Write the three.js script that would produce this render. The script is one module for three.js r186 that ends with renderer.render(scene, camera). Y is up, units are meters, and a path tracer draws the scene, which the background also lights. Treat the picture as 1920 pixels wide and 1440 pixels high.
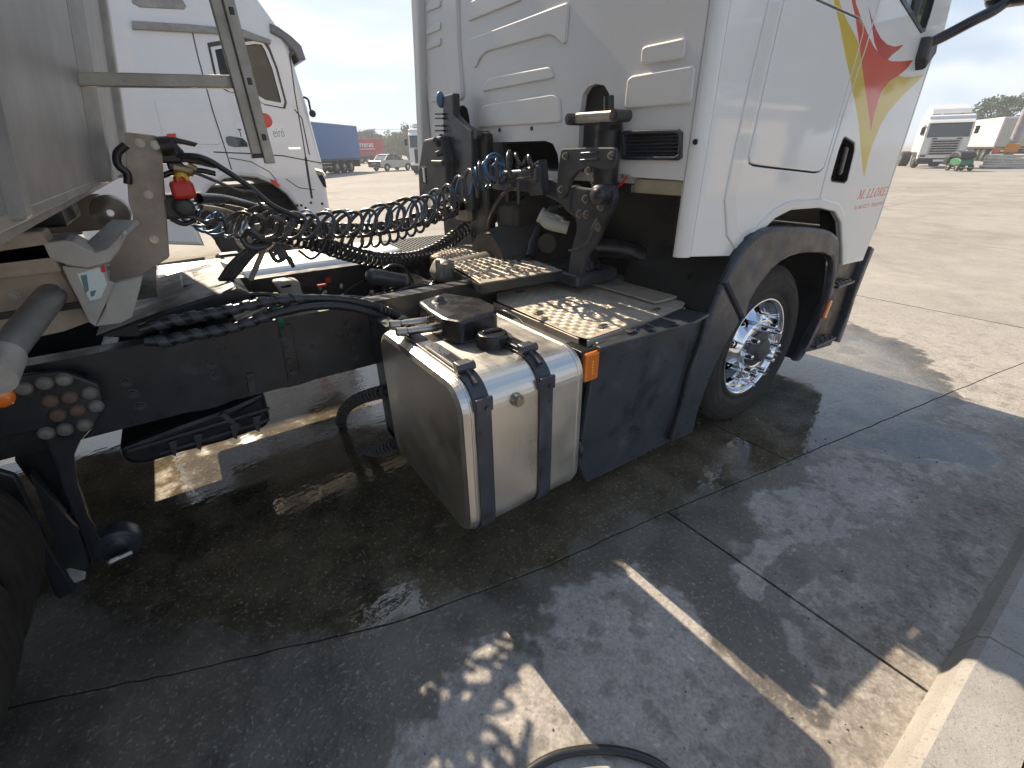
import * as THREE from 'three';
import { mergeGeometries } from 'three/addons/utils/BufferGeometryUtils.js';
import { Brush, Evaluator, SUBTRACTION } from 'three-bvh-csg';
import { RoundedBoxGeometry } from 'three/addons/geometries/RoundedBoxGeometry.js';

// ---------------------------------------------------------------- camera, sky, sun, exposure
// world: +x = the way the white tractor faces, +z = towards the kerb, y up, metres. Eye 1.5 m above the yard.
const scene = new THREE.Scene();
const FOCAL = 857 / 1440, PITCH = 27.0, YAW = 34.5, ROLL = -1.05;
const rad = a => a * Math.PI / 180;
const EYE = new THREE.Vector3(0, 1.5, 0);
const camera = new THREE.PerspectiveCamera(2 * Math.atan(0.5 / FOCAL) * 180 / Math.PI, 4 / 3, 0.05, 900);
const FW = new THREE.Vector3(Math.sin(rad(YAW)) * Math.cos(rad(PITCH)), -Math.sin(rad(PITCH)), -Math.cos(rad(YAW)) * Math.cos(rad(PITCH)));
const RT0 = new THREE.Vector3(Math.cos(rad(YAW)), 0, Math.sin(rad(YAW)));
const UP0 = new THREE.Vector3().crossVectors(RT0, FW);
const RT = RT0.clone().multiplyScalar(Math.cos(rad(ROLL))).addScaledVector(UP0, Math.sin(rad(ROLL)));
const UPV = RT0.clone().multiplyScalar(-Math.sin(rad(ROLL))).addScaledVector(UP0, Math.cos(rad(ROLL)));
camera.position.copy(EYE);
camera.quaternion.setFromRotationMatrix(new THREE.Matrix4().makeBasis(RT, UPV, FW.clone().negate()));
scene.add(camera);

const SUN_EL = rad(36.7), SUN_AZ = rad(-0.5);          // the sun stands behind the trucks, over -z
const SUN = new THREE.Vector3(-Math.sin(SUN_AZ) * Math.cos(SUN_EL), Math.sin(SUN_EL), -Math.cos(SUN_AZ) * Math.cos(SUN_EL));
const sun = new THREE.DirectionalLight(new THREE.Color(1, 0.84, 0.64), 5);
sun.position.copy(SUN).multiplyScalar(60); sun.target.position.set(1, 0, -2);
sun.castShadow = true; sun.shadow.mapSize.set(4096, 4096); sun.shadow.radius = 1;
Object.assign(sun.shadow.camera, { left: -25, right: 25, top: 25, bottom: -25, near: 1, far: 160 });
scene.add(sun, sun.target);

const renderer = new THREE.WebGLRenderer({ antialias: true });
renderer.toneMapping = THREE.LinearToneMapping;
renderer.toneMappingExposure = 1.95;
renderer.shadowMap.enabled = true;

// ---------------------------------------------------------------- noise
function rng(seed) { let a = seed >>> 0; return () => { a = (a + 0x6D2B79F5) | 0; let t = Math.imul(a ^ (a >>> 15), 1 | a); t = (t + Math.imul(t ^ (t >>> 7), 61 | t)) ^ t; return ((t ^ (t >>> 14)) >>> 0) / 4294967296; }; }
const hash2 = (x, y) => { let h = Math.imul(x | 0, 0x27d4eb2d) ^ Math.imul((y | 0) + 0x3c6ef372, 0x165667b1); h = Math.imul(h ^ (h >>> 15), 0x85ebca6b); h = Math.imul(h ^ (h >>> 13), 0xc2b2ae35); return ((h ^ (h >>> 16)) >>> 0) / 4294967296; };
function vn(x, y) {
  const xi = Math.floor(x), yi = Math.floor(y); let fx = x - xi, fy = y - yi;
  fx = fx * fx * (3 - 2 * fx); fy = fy * fy * (3 - 2 * fy);
  const a = hash2(xi, yi), b = hash2(xi + 1, yi), c = hash2(xi, yi + 1), d = hash2(xi + 1, yi + 1);
  return a + (b - a) * fx + (c - a) * fy + (a - b - c + d) * fx * fy;
}
function fbm(x, y, n = 4) { let s = 0, a = 0.5, t = 0; for (let i = 0; i < n; i++) { s += a * vn(x, y); t += a; a *= 0.5; x = x * 2.03 + 17.1; y = y * 2.01 + 5.7; } return s / t; }
const clamp = (v, a = 0, b = 1) => v < a ? a : v > b ? b : v;
const sm = (a, b, v) => { const t = clamp((v - a) / (b - a)); return t * t * (3 - 2 * t); };
const enc = v => { v = clamp(v); return 255 * (v <= 0.0031308 ? 12.92 * v : 1.055 * Math.pow(v, 1 / 2.4) - 0.055); };

// sky: hazy summer blue, thin high cloud, brighter towards the sun and the horizon
{
  const W = 1024, H = 512, d = new Float32Array(W * H * 4);
  for (let j = 0; j < H; j++) for (let i = 0; i < W; i++) {
    const u = (i + 0.5) / W, v = (j + 0.5) / H;
    const el = (v - 0.5) * Math.PI, az = (u - 0.5) * 2 * Math.PI;
    const x = Math.cos(el) * Math.cos(az), y = Math.sin(el), z = Math.cos(el) * Math.sin(az);
    const c = clamp(x * SUN.x + y * SUN.y + z * SUN.z, -1, 1), h = Math.max(y, 0);
    const t = Math.pow(1 - h, 3.2);
    let r = 0.085 + 0.33 * t, g = 0.155 + 0.325 * t, b = 0.29 + 0.26 * t;
    const gl = 0.36 * Math.pow((c + 1) / 2, 4) + 0.7 * Math.pow(Math.max(c, 0), 22);
    r += gl * 0.62; g += gl * 0.60; b += gl * 0.52;
    const yy = Math.max(y, 0.03) + 0.12;
    const cl = sm(0.40, 0.74, fbm(x / yy * 1.5 + 9, z / yy * 2.6 + 3, 6)) * sm(0.0, 0.1, y) * 0.62;
    r += (0.60 - r) * cl; g += (0.62 - g) * cl; b += (0.64 - b) * cl;
    if (y < 0) { const k = sm(0, -0.05, y); r += (0.3 - r) * k; g += (0.28 - g) * k; b += (0.25 - b) * k; }
    const o = (j * W + i) * 4; d[o] = r; d[o + 1] = g; d[o + 2] = b; d[o + 3] = 1;
  }
  const t = new THREE.DataTexture(d, W, H, THREE.RGBAFormat, THREE.FloatType);
  t.mapping = THREE.EquirectangularReflectionMapping; t.magFilter = t.minFilter = THREE.LinearFilter; t.needsUpdate = true;
  scene.background = t; scene.environment = t;
}
scene.fog = new THREE.FogExp2(new THREE.Color(0.80, 0.84, 0.88), 0.0022);

// ---------------------------------------------------------------- geometry helpers
// a sight line from the eye met with a real plane x = c, y = c or z = c (all of them planes of things that stand there)
const dirOf = (u, v) => new THREE.Vector3().addScaledVector(RT, (u - 960) / 857).addScaledVector(UPV, -(v - 720) / 857).add(FW);
const onX = (u, v, x) => { const d = dirOf(u, v); return EYE.clone().addScaledVector(d, (x - EYE.x) / d.x); };
const onY = (u, v, y) => { const d = dirOf(u, v); return EYE.clone().addScaledVector(d, (y - EYE.y) / d.y); };
const onZ = (u, v, z) => { const d = dirOf(u, v); return EYE.clone().addScaledVector(d, (z - EYE.z) / d.z); };
const polyX = (l, x) => l.map(([u, v]) => { const p = onX(u, v, x); return [p.z, p.y]; });
const polyY = (l, y) => l.map(([u, v]) => { const p = onY(u, v, y); return [p.x, p.z]; });
const polyZ = (l, z) => l.map(([u, v]) => { const p = onZ(u, v, z); return [p.x, p.y]; });
const V = (x, y, z) => new THREE.Vector3(x, y, z);

function metric(g) {            // uv in metres from the main direction of each face
  g = g.index ? g.toNonIndexed() : g;
  const p = g.attributes.position, n = p.count, uv = new Float32Array(n * 2);
  const a = V(), b = V(), c = V();
  for (let i = 0; i < n; i += 3) {
    a.fromBufferAttribute(p, i); b.fromBufferAttribute(p, i + 1); c.fromBufferAttribute(p, i + 2);
    const nn = b.clone().sub(a).cross(c.clone().sub(a)); const ax = Math.abs(nn.x), ay = Math.abs(nn.y), az = Math.abs(nn.z);
    [a, b, c].forEach((q, k) => {
      const o = (i + k) * 2;
      if (az >= ax && az >= ay) { uv[o] = q.x; uv[o + 1] = q.y; } else if (ax >= ay) { uv[o] = q.z; uv[o + 1] = q.y; } else { uv[o] = q.x; uv[o + 1] = q.z; }
    });
  }
  g.setAttribute('uv', new THREE.BufferAttribute(uv, 2));
  for (const k of Object.keys(g.attributes)) if (!['position', 'normal', 'uv'].includes(k)) g.deleteAttribute(k);
  return g;
}
function mesh(name, geos, material, parent = scene, extra) {
  const list = (Array.isArray(geos) ? geos : [geos]).map(metric);
  const m = new THREE.Mesh(list.length > 1 ? mergeGeometries(list) : list[0], material);
  m.name = parent === scene ? numbered(name) : name; m.castShadow = m.receiveShadow = true; parent.add(m);
  if (extra) Object.assign(m.userData, extra);
  return m;
}
const used = {};
function numbered(n) { const k = used[n] = (used[n] || 0) + 1; return k === 1 ? n : n + '_' + String(k - 1).padStart(3, '0'); }
function thing(name, label, category, pos = [0, 0, 0], group, turn = 0) {
  const o = new THREE.Group(); o.name = numbered(name); o.position.set(...pos); o.rotation.y = turn; scene.add(o);
  o.userData = { label, category }; if (group) o.userData.group = group;
  return o;
}
function tag(o, label, category, group) { o.userData.label = label; o.userData.category = category; if (group) o.userData.group = group; return o; }
const place = (g, pos, rot) => { if (rot) { g.rotateX(rot[0] || 0); g.rotateY(rot[1] || 0); g.rotateZ(rot[2] || 0); } return g.translate(...pos); };
const box = (w, h, d, pos, r = 0, rot) => place(r ? new RoundedBoxGeometry(w, h, d, 2, Math.min(r, w * 0.49, h * 0.49, d * 0.49)) : new THREE.BoxGeometry(w, h, d), pos, rot);
const span = (x0, x1, y0, y1, z0, z1, r = 0) => box(Math.abs(x1 - x0), Math.abs(y1 - y0), Math.abs(z1 - z0), [(x0 + x1) / 2, (y0 + y1) / 2, (z0 + z1) / 2], r);
function rod(a, b, r0, r1 = r0, seg = 16) {
  const d = b.clone().sub(a), g = new THREE.CylinderGeometry(r1, r0, d.length(), seg);
  g.applyQuaternion(new THREE.Quaternion().setFromUnitVectors(V(0, 1, 0), d.clone().normalize()));
  return g.translate((a.x + b.x) / 2, (a.y + b.y) / 2, (a.z + b.z) / 2);
}
function barAB(a, b, w, h, r = 0, up = V(0, 1, 0)) {     // rectangular bar from a to b: w across, h towards up
  const d = b.clone().sub(a), L = d.length(); d.normalize();
  const s = new THREE.Vector3().crossVectors(d, up).normalize(), u = new THREE.Vector3().crossVectors(s, d);
  const g = box(w, h, L, [0, 0, 0], r); g.applyMatrix4(new THREE.Matrix4().makeBasis(s, u, d.clone().negate()));
  return g.translate((a.x + b.x) / 2, (a.y + b.y) / 2, (a.z + b.z) / 2);
}
const hose = (pts, r, seg = 40, rs = 8) => new THREE.TubeGeometry(new THREE.CatmullRomCurve3(pts, false, 'centripetal'), seg, r, rs, false);
function lathe(prof, pos, axis = 'y', seg = 40) {
  const g = new THREE.LatheGeometry(prof.map(p => new THREE.Vector2(p[0], p[1])), seg);
  if (axis === 'z') g.rotateX(Math.PI / 2); if (axis === 'x') g.rotateZ(-Math.PI / 2);
  return g.translate(...pos);
}
function shapeOf(pts, holes = [], rc = 0) {
  const mk = (P, C) => {
    if (!rc) { P.forEach(([x, y], i) => i ? C.lineTo(x, y) : C.moveTo(x, y)); C.closePath(); return C; }
    const n = P.length;
    for (let i = 0; i < n; i++) {
      const a = P[(i + n - 1) % n], b = P[i], c = P[(i + 1) % n];
      const la = Math.hypot(a[0] - b[0], a[1] - b[1]), lc = Math.hypot(c[0] - b[0], c[1] - b[1]);
      const r = Math.min(rc, la * 0.45, lc * 0.45);
      const p = [b[0] + (a[0] - b[0]) / la * r, b[1] + (a[1] - b[1]) / la * r], q = [b[0] + (c[0] - b[0]) / lc * r, b[1] + (c[1] - b[1]) / lc * r];
      i ? C.lineTo(...p) : C.moveTo(...p); C.quadraticCurveTo(b[0], b[1], q[0], q[1]);
    }
    C.closePath(); return C;
  };
  const s = mk(pts, new THREE.Shape()); for (const h of holes) s.holes.push(mk(h, new THREE.Path()));
  return s;
}
const rev = a => a.slice().reverse();
// prism over an outline: pz = outline in x,y between two z; px = outline in z,y between two x; py = outline in x,z between two y
function extr(sh, d, b, cs = 6) { return new THREE.ExtrudeGeometry(sh, { depth: Math.max(d - 2 * b, 1e-4), bevelEnabled: b > 0, bevelSize: b, bevelThickness: b, bevelOffset: -b, bevelSegments: 2, curveSegments: cs }).translate(0, 0, b); }
const pz = (o, z0, z1, { b = 0, rc = 0, holes = [] } = {}) => extr(shapeOf(o, holes, rc), z1 - z0, b).translate(0, 0, z0);
const px = (o, x0, x1, { b = 0, rc = 0, holes = [] } = {}) => { const f = l => l.map(([z, y]) => [-z, y]); return extr(shapeOf(f(o), holes.map(f), rc), x1 - x0, b).rotateY(Math.PI / 2).translate(x0, 0, 0); };
const py = (o, y0, y1, { b = 0, rc = 0, holes = [] } = {}) => { const f = l => l.map(([x, z]) => [x, -z]); return extr(shapeOf(f(o), holes.map(f), rc), y1 - y0, b).rotateX(-Math.PI / 2).translate(0, y0, 0); };
const rect = (a0, a1, b0, b1) => [[a0, b0], [a1, b0], [a1, b1], [a0, b1]];
const circ = (cx, cy, r, n = 24) => Array.from({ length: n }, (_, i) => [cx + r * Math.cos(i / n * 2 * Math.PI), cy + r * Math.sin(i / n * 2 * Math.PI)]);
function hexbolt(pos, axis, r = 0.012, h = 0.01) {     // washer + hex head
  const w = new THREE.CylinderGeometry(r * 1.45, r * 1.45, h * 0.3, 16).translate(0, h * 0.15, 0), k = new THREE.CylinderGeometry(r, r * 1.06, h, 6).translate(0, h * 0.8, 0), c = new THREE.CylinderGeometry(r * 0.5, r * 0.5, h * 0.7, 10).translate(0, h * 1.5, 0);
  return [w, k, c].map(g => { if (axis === 'z') g.rotateX(Math.PI / 2); if (axis === '-x') g.rotateZ(Math.PI / 2); return g.translate(pos.x, pos.y, pos.z); });
}

// ---------------------------------------------------------------- materials
function dataTex(W, H, fn, srgb, rep) {
  const d = new Uint8Array(W * H * 4);
  for (let j = 0; j < H; j++) for (let i = 0; i < W; i++) { const o = (j * W + i) * 4, c = fn(i, j); d[o] = c[0]; d[o + 1] = c[1]; d[o + 2] = c[2]; d[o + 3] = 255; }
  const t = new THREE.DataTexture(d, W, H); if (srgb) t.colorSpace = THREE.SRGBColorSpace;
  t.wrapS = t.wrapT = THREE.RepeatWrapping; t.magFilter = THREE.LinearFilter; t.minFilter = THREE.LinearMipmapLinearFilter; t.generateMipmaps = true;
  if (rep) t.repeat.set(rep[0], rep[1]); t.needsUpdate = true; return t;
}
function tileFbm(u, v, f, n) {                     // tiles over u,v in 0..1
  const w = u * u * (3 - 2 * u), q = v * v * (3 - 2 * v), g = (a, b) => fbm((u + a) * f, (v + b) * f, n);
  return (g(0, 0) * (1 - w) + g(-1, 0) * w) * (1 - q) + (g(0, -1) * (1 - w) + g(-1, -1) * w) * q;
}
const T = {};
// dust and road film: blotches with a fine grain, one tile = 0.5 m
T.grime = dataTex(512, 512, (i, j) => { const u = i / 512, v = j / 512; const a = tileFbm(u, v, 7, 5), s = hash2(i, j); const k = clamp(0.87 + 0.42 * (a - 0.5) + (s > 0.985 ? 0.22 : 0) + 0.08 * (s - 0.5)); return [255 * k, 250 * k, 242 * k]; }, true, [2, 2]);
T.dust = dataTex(1024, 1024, (i, j) => { const u = i / 1024, v = j / 1024; const a = tileFbm(u, v, 9, 6), b = tileFbm(u, v, 40, 3), s = hash2(i, j), q = vn(i * 0.35, j * 0.35); const st = sm(0.60, 0.74, a) * 0.55 + sm(0.62, 0.8, b) * 0.25; const k = clamp(0.62 + 0.22 * (a - 0.5) + st * 0.2 + (q > 0.93 ? 0.25 : 0) + 0.12 * (s - 0.5) - sm(0.42, 0.3, a) * 0.15); return [255 * k, 252 * k, 247 * k]; }, true, [1.3, 1.3]);
T.grimeR = dataTex(512, 512, (i, j) => { const a = tileFbm(i / 512, j / 512, 9, 5); const k = 255 * clamp(0.62 + 0.9 * (a - 0.5)); return [k, k, k]; }, false, [2, 2]);
T.paint = dataTex(512, 512, (i, j) => { const a = tileFbm(i / 512, j / 512, 4, 5), s = hash2(i * 3, j); const k = clamp(0.965 + 0.07 * (a - 0.5) - (s > 0.996 ? 0.12 : 0)); return [255 * k, 253 * k, 248 * k]; }, true, [0.9, 0.9]);
T.scratch = dataTex(512, 512, (i, j) => { const a = tileFbm(i / 512, j / 512, 8, 4); const b = vn(i * 0.9, j * 0.02) * 0.5 + vn(i * 0.02 + 40, j * 0.9) * 0.2; const k = 255 * clamp(0.43 + 0.4 * (a - 0.45) + 0.25 * (b - 0.3)); return [k, k, k]; }, false, [1.2, 1.2]);
T.brush = dataTex(512, 512, (i, j) => { const k = 255 * clamp(0.5 + 0.9 * (vn(i * 0.012 + 3, j * 0.8) - 0.5) + 0.35 * (hash2(j, i >> 5) - 0.5)); return [k, k, k]; }, false, [2, 2]);
T.castB = dataTex(256, 256, (i, j) => { const k = 255 * clamp(0.5 + 0.7 * (tileFbm(i / 256, j / 256, 30, 3) - 0.5) + 0.2 * (hash2(i, j) - 0.5)); return [k, k, k]; }, false, [5, 5]);
T.weave = dataTex(256, 256, (i, j) => { const k = 255 * clamp(0.5 + 0.5 * Math.sin(i * 0.4) * 0.3 + 0.5 * (tileFbm(i / 256, j / 256, 5, 4) - 0.5)); return [k, k, k]; }, false, [0.7, 0.7]);

const std = (c, r, m = 0, o = {}) => new THREE.MeshStandardMaterial({ color: new THREE.Color(...c), roughness: r, metalness: m, ...o });
const phy = (c, r, m = 0, o = {}) => new THREE.MeshPhysicalMaterial({ color: new THREE.Color(...c), roughness: r, metalness: m, ...o });
const M = {
  white: phy([0.74, 0.735, 0.72], 0.42, 0, { map: T.paint, clearcoat: 0.9, clearcoatRoughness: 0.05 }),
  wallWhite: phy([0.75, 0.745, 0.74], 0.45, 0, { map: T.paint, clearcoat: 0.5, clearcoatRoughness: 0.22 }),
  frame: std([0.072, 0.076, 0.082], 0.62, 0, { map: T.dust, roughnessMap: T.grimeR, bumpMap: T.castB, bumpScale: 0.0006 }),
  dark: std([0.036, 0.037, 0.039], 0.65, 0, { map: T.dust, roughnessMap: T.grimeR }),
  plastic: std([0.115, 0.130, 0.158], 0.6, 0, { map: T.dust, roughnessMap: T.grimeR, bumpMap: T.castB, bumpScale: 0.0004 }),
  black: std([0.014, 0.014, 0.015], 0.42, 0, { roughnessMap: T.grimeR }),
  whiteCool: phy([0.66, 0.69, 0.75], 0.42, 0, { map: T.paint, clearcoat: 0.9, clearcoatRoughness: 0.05 }),
  rubber: std([0.020, 0.020, 0.021], 0.48, 0, { roughnessMap: T.grimeR }),
  hoseGrey: std([0.06, 0.06, 0.062], 0.4, 0, { roughnessMap: T.grimeR }),
  blue: phy([0.03, 0.13, 0.28], 0.3, 0, { clearcoat: 0.3 }),
  cast: std([0.085, 0.088, 0.092], 0.5, 0.15, { map: T.grime, bumpMap: T.castB, bumpScale: 0.0012 }),
  engine: std([0.075, 0.073, 0.068], 0.6, 0.1, { map: T.grime, bumpMap: T.castB, bumpScale: 0.0012 }),
  alu: std([0.70, 0.67, 0.61], 0.82, 1, { bumpMap: T.brush, bumpScale: 0.00012, roughnessMap: T.scratch }),
  steel: std([0.46, 0.45, 0.43], 0.5, 1, { map: T.grime, roughnessMap: T.grimeR }),
  chrome: std([0.88, 0.88, 0.89], 0.08, 1),
  tread: std([0.62, 0.56, 0.47], 0.72, 0.12, { map: T.grime, roughnessMap: T.grimeR }),
  tyre: std([0.085, 0.074, 0.062], 0.8, 0, { map: T.dust, bumpMap: T.castB, bumpScale: 0.0006 }),
  galv: std([0.47, 0.455, 0.41], 0.6, 0.25, { map: T.grime, roughnessMap: T.grimeR }),
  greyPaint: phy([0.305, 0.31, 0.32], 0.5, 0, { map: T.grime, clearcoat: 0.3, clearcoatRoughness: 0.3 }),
  palePaint: phy([0.55, 0.55, 0.54], 0.5, 0, { map: T.grime, clearcoat: 0.2, clearcoatRoughness: 0.3 }),
  beige: std([0.52, 0.45, 0.385], 0.62, 0, { map: T.grime }),
  amber: phy([0.72, 0.17, 0.008], 0.16, 0, { clearcoat: 1, clearcoatRoughness: 0.05 }),
  amberIn: phy([1.0, 0.42, 0.05], 0.25, 0, {}),
  red: phy([0.55, 0.03, 0.02], 0.35),
  yellow: phy([0.75, 0.45, 0.02], 0.35),
  green: std([0.01, 0.10, 0.06], 0.5),
  glass: phy([0.5, 0.62, 0.64], 0.02, 0, { transmission: 1, thickness: 0, ior: 1.5 }),
  glassDark: phy([0.020, 0.030, 0.034], 0.03, 0, { clearcoat: 1, clearcoatRoughness: 0.01 }),
  mirrorGlass: std([0.85, 0.9, 0.9], 0.02, 1),
  whiteLens: phy([0.75, 0.75, 0.72], 0.15, 0, { clearcoat: 1 }),
};

// ---------------------------------------------------------------- the yard: concrete slabs, wet from washing
const P2 = l => polyY(l, 0);
// outline of everything that is soaked, of the film of standing water, of the dry islands and of the brown grit by the kerb
const soaked = [[-2.4, -5.2], ...P2([[1330, 560], [1480, 620], [1580, 606], [1640, 618], [1700, 645], [1755, 700], [1802, 752], [1730, 772], [1842, 822], [1892, 866], [1896, 898], [1840, 892], [1755, 868], [1640, 862], [1570, 850], [1530, 890], [1470, 930], [1400, 945], [1470, 1010], [1380, 1020], [1352, 1090], [1372, 1150], [1432, 1160], [1440, 1220], [1500, 1255], [1490, 1310], [1540, 1350], [1450, 1320], [1400, 1255], [1330, 1170], [1262, 1110], [1160, 1085], [1095, 1092], [1068, 1110], [1052, 1140], [1058, 1200], [1035, 1215], [1062, 1250], [1054, 1288], [990, 1278], [940, 1268], [900, 1282], [850, 1292], [820, 1314], [755, 1362], [730, 1395], [706, 1450]]), [-0.2, -0.3], [-2.4, -0.3]];
const film = [[0.4, -4.6], ...P2([[1400, 560], [1480, 640], [1590, 622], [1650, 650], [1705, 690], [1760, 745], [1700, 788], [1640, 806], [1560, 850], [1488, 872], [1400, 906], [1330, 930], [1262, 952], [1180, 985], [1060, 1060], [950, 1105], [820, 1150], [700, 1185], [560, 1180], [300, 1150], [150, 1110]]), [-2.2, -2.2], [-2.2, -4.6]];
const stream = P2([[1560, 846], [1650, 806], [1716, 788], [1838, 826], [1884, 866], [1888, 890], [1840, 884], [1752, 866], [1650, 852]]);
const grit = [...P2([[1500, 1240], [1560, 1150], [1640, 1060], [1740, 960], [1840, 880], [1925, 800], [1912, 905], [1770, 1240], [1700, 1380], [1680, 1450], [1440, 1440], [1390, 1380]])];
const scuffed = P2([[1370, 1050], [1480, 960], [1560, 990], [1700, 960], [1790, 900], [1700, 1010], [1620, 1080], [1560, 1140], [1510, 1250], [1440, 1240], [1370, 1150]]);
function sdField(poly, x0, z0, sx, sz, W, H) {       // signed distance (inside < 0) on a coarse grid
  const f = new Float32Array(W * H);
  for (let j = 0; j < H; j++) for (let i = 0; i < W; i++) {
    const x = x0 + i / (W - 1) * sx, z = z0 + j / (H - 1) * sz; let d = 1e9, ins = false;
    for (let k = 0, n = poly.length, l = n - 1; k < n; l = k++) {
      const ax = poly[l][0], az = poly[l][1], bx = poly[k][0], bz = poly[k][1];
      const ex = bx - ax, ez = bz - az, t = clamp(((x - ax) * ex + (z - az) * ez) / (ex * ex + ez * ez + 1e-12));
      const qx = ax + ex * t - x, qz = az + ez * t - z; d = Math.min(d, qx * qx + qz * qz);
      if ((bz > z) !== (az > z) && x < (ax - bx) * (z - bz) / (az - bz) + bx) ins = !ins;
    }
    f[j * W + i] = ins ? -Math.sqrt(d) : Math.sqrt(d);
  }
  return (x, z) => { let u = clamp((x - x0) / sx) * (W - 1.001), v = clamp((z - z0) / sz) * (H - 1.001); const i = u | 0, j = v | 0; u -= i; v -= j; const o = j * W + i; return (f[o] * (1 - u) + f[o + 1] * u) * (1 - v) + (f[o + W] * (1 - u) + f[o + W + 1] * u) * v; };
}
const NX = -2.2, NZ = -5.0, NW = 8.2, NH = 5.1;      // the near yard: x -2.2..6.0, z -5.0..0.1
const nearTex = (() => {
  const F = [soaked, film, stream, grit, scuffed].map(p => sdField(p, NX, NZ, NW, NH, 420, 262));
  const W = 2048, H = 1274, C = new Uint8Array(W * H * 4), R = new Uint8Array(W * H * 4), B = new Uint8Array(W * H * 4);
  for (let j = 0; j < H; j++) for (let i = 0; i < W; i++) {
    const x = NX + (i + 0.5) / W * NW, z = NZ + (j + 0.5) / H * NH, o = (j * W + i) * 4;
    const n1 = fbm(x * 2.2, z * 2.2, 3), n2 = fbm(x * 9 + 31, z * 9, 4), n3 = fbm(x * 38, z * 38 + 11, 2), s = hash2(i, j), s2 = vn(i * 0.5, j * 0.5 + 77), s3 = vn(i * 0.22 + 9, j * 0.22);
    const wob = (n1 - 0.5) * 0.34 + (n2 - 0.5) * 0.26 + (n3 - 0.5) * 0.07;
    let wet = sm(0.025, -0.03, F[0](x, z) + wob * 0.8);
    const n4 = fbm(x * 6.5 + 3, z * 13 + 40, 5); const sc = sm(0.22, -0.10, F[4](x, z) + wob * 0.8) * sm(0.475, 0.515, n4 * 0.75 + n1 * 0.25);
    wet = Math.max(wet, sc * 0.85);
    const fl = sm(0.06, -0.10, F[1](x, z) + wob * 0.7), st = sm(0.05, -0.06, F[2](x, z) + wob * 0.6);
    const water = Math.max(fl * wet, st * 0.92);
    wet = Math.max(wet, st);
    const gr = sm(0.16, -0.12, F[3](x, z) + wob * 0.9) * (0.35 + 0.65 * sm(0.36, 0.62, n2 * 0.7 + n1 * 0.3));
    // dry concrete: worn skin, fine sand, scattered aggregate
    const am = 1 - 0.55 * sm(3, 6, x); let k = (0.30 - 0.035 * sm(3, 6, x)) * (0.95 + am * (0.22 * (n1 - 0.5) + 0.36 * (n2 - 0.5) + 0.26 * (n3 - 0.5) + 0.34 * (s2 - 0.5)) + 0.30 * (s - 0.5));
    const peb = vn(x * 95 + 5, z * 95), pt = vn(x * 30, z * 30 + 9); if (peb > 0.80) k *= 1 + (pt - 0.5) * 1.1 * sm(0.80, 0.86, peb);
    if (s3 > 0.9 && s2 > 0.4) k *= 0.74;
    const worn = sm(0.60, 0.68, fbm(x * 17 + 3, z * 17 + 60, 4)) * 0.28 * am; k *= 1 - worn;
    let r = k * 1.08, g = k * 0.99, b = k * 0.88;
    // soaked: darker binder, washed aggregate stands out pale and rusty
    const ag = sm(0.70, 0.92, s2) * (s > 0.42 ? 1 : 0.3), kk = (0.112 + 0.07 * fl * sm(2.3, 3.2, x)) * (0.75 + 0.7 * (n2 - 0.5) + 0.7 * (n1 - 0.5)) + 0.15 * ag * ag + 0.02 * (s3 - 0.5) + 0.05 * sm(0.80, 0.88, vn(x * 80 + 40, z * 80)) * vn(x * 33, z * 33) + 0.03 * (s - 0.5);
    const mud = (0.35 + 0.65 * fl) * (1 - 0.8 * sm(2.3, 3.0, x)), wr = kk * (1.06 + 0.16 * mud), wg = kk * (0.98 + 0.02 * mud), wb = kk * (s > 0.8 ? 0.62 : 0.88 - 0.22 * mud);
    r += (wr - r) * wet; g += (wg - g) * wet; b += (wb - b) * wet;
    const gk = 0.080 * (0.6 + 0.9 * s2 + 0.5 * (n3 - 0.5)) + (s > 0.94 ? 0.12 : 0), gg = gr * (1 - 0.5 * wet);
    r += (gk * 1.28 - r) * gg * 0.85; g += (gk * 0.98 - g) * gg * 0.85; b += (gk * 0.72 - b) * gg * 0.85;
    const oil = sm(0.64, 0.72, fbm(x * 3.1 + 80, z * 3.1 + 13, 4)) * 0.5 * (0.25 + 0.75 * wet); r *= 1 - oil * 0.6; g *= 1 - oil * 0.64; b *= 1 - oil * 0.66;
    C[o] = enc(r); C[o + 1] = enc(g); C[o + 2] = enc(b); C[o + 3] = 255;
    const rough = 0.93 + (0.50 + 0.1 * (n2 - 0.5) - 0.93) * wet, rw = 0.045 + 0.12 * sm(0.45, 0.7, n2);
    const ro = 255 * clamp(rough + (rw - rough) * water);
    R[o] = R[o + 1] = R[o + 2] = ro; R[o + 3] = 255;
    const bb = 255 * clamp(0.45 + (0.30 * (n3 - 0.5) + 0.5 * (s2 - 0.5) + 0.25 * (s - 0.5)) * (1 - 0.86 * water) - 0.2 * worn + (0.18 * (vn(x * 26 + z * 10, z * 60) - 0.5)) * water);
    B[o] = B[o + 1] = B[o + 2] = bb; B[o + 3] = 255;
  }
  const mk = (d, srgb) => { const t = new THREE.DataTexture(d, W, H); if (srgb) t.colorSpace = THREE.SRGBColorSpace; t.magFilter = THREE.LinearFilter; t.minFilter = THREE.LinearMipmapLinearFilter; t.generateMipmaps = true; t.repeat.set(1 / NW, 1 / NH); t.offset.set(-NX / NW, -NZ / NH); t.needsUpdate = true; return t; };
  return { map: mk(C, true), rough: mk(R), bump: mk(B) };
})();
M.slab = new THREE.MeshPhysicalMaterial({ color: 0xffffff, map: nearTex.map, roughnessMap: nearTex.rough, roughness: 1, bumpMap: nearTex.bump, bumpScale: 0.0022, specularIntensity: 1, ior: 1.72 });
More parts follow.
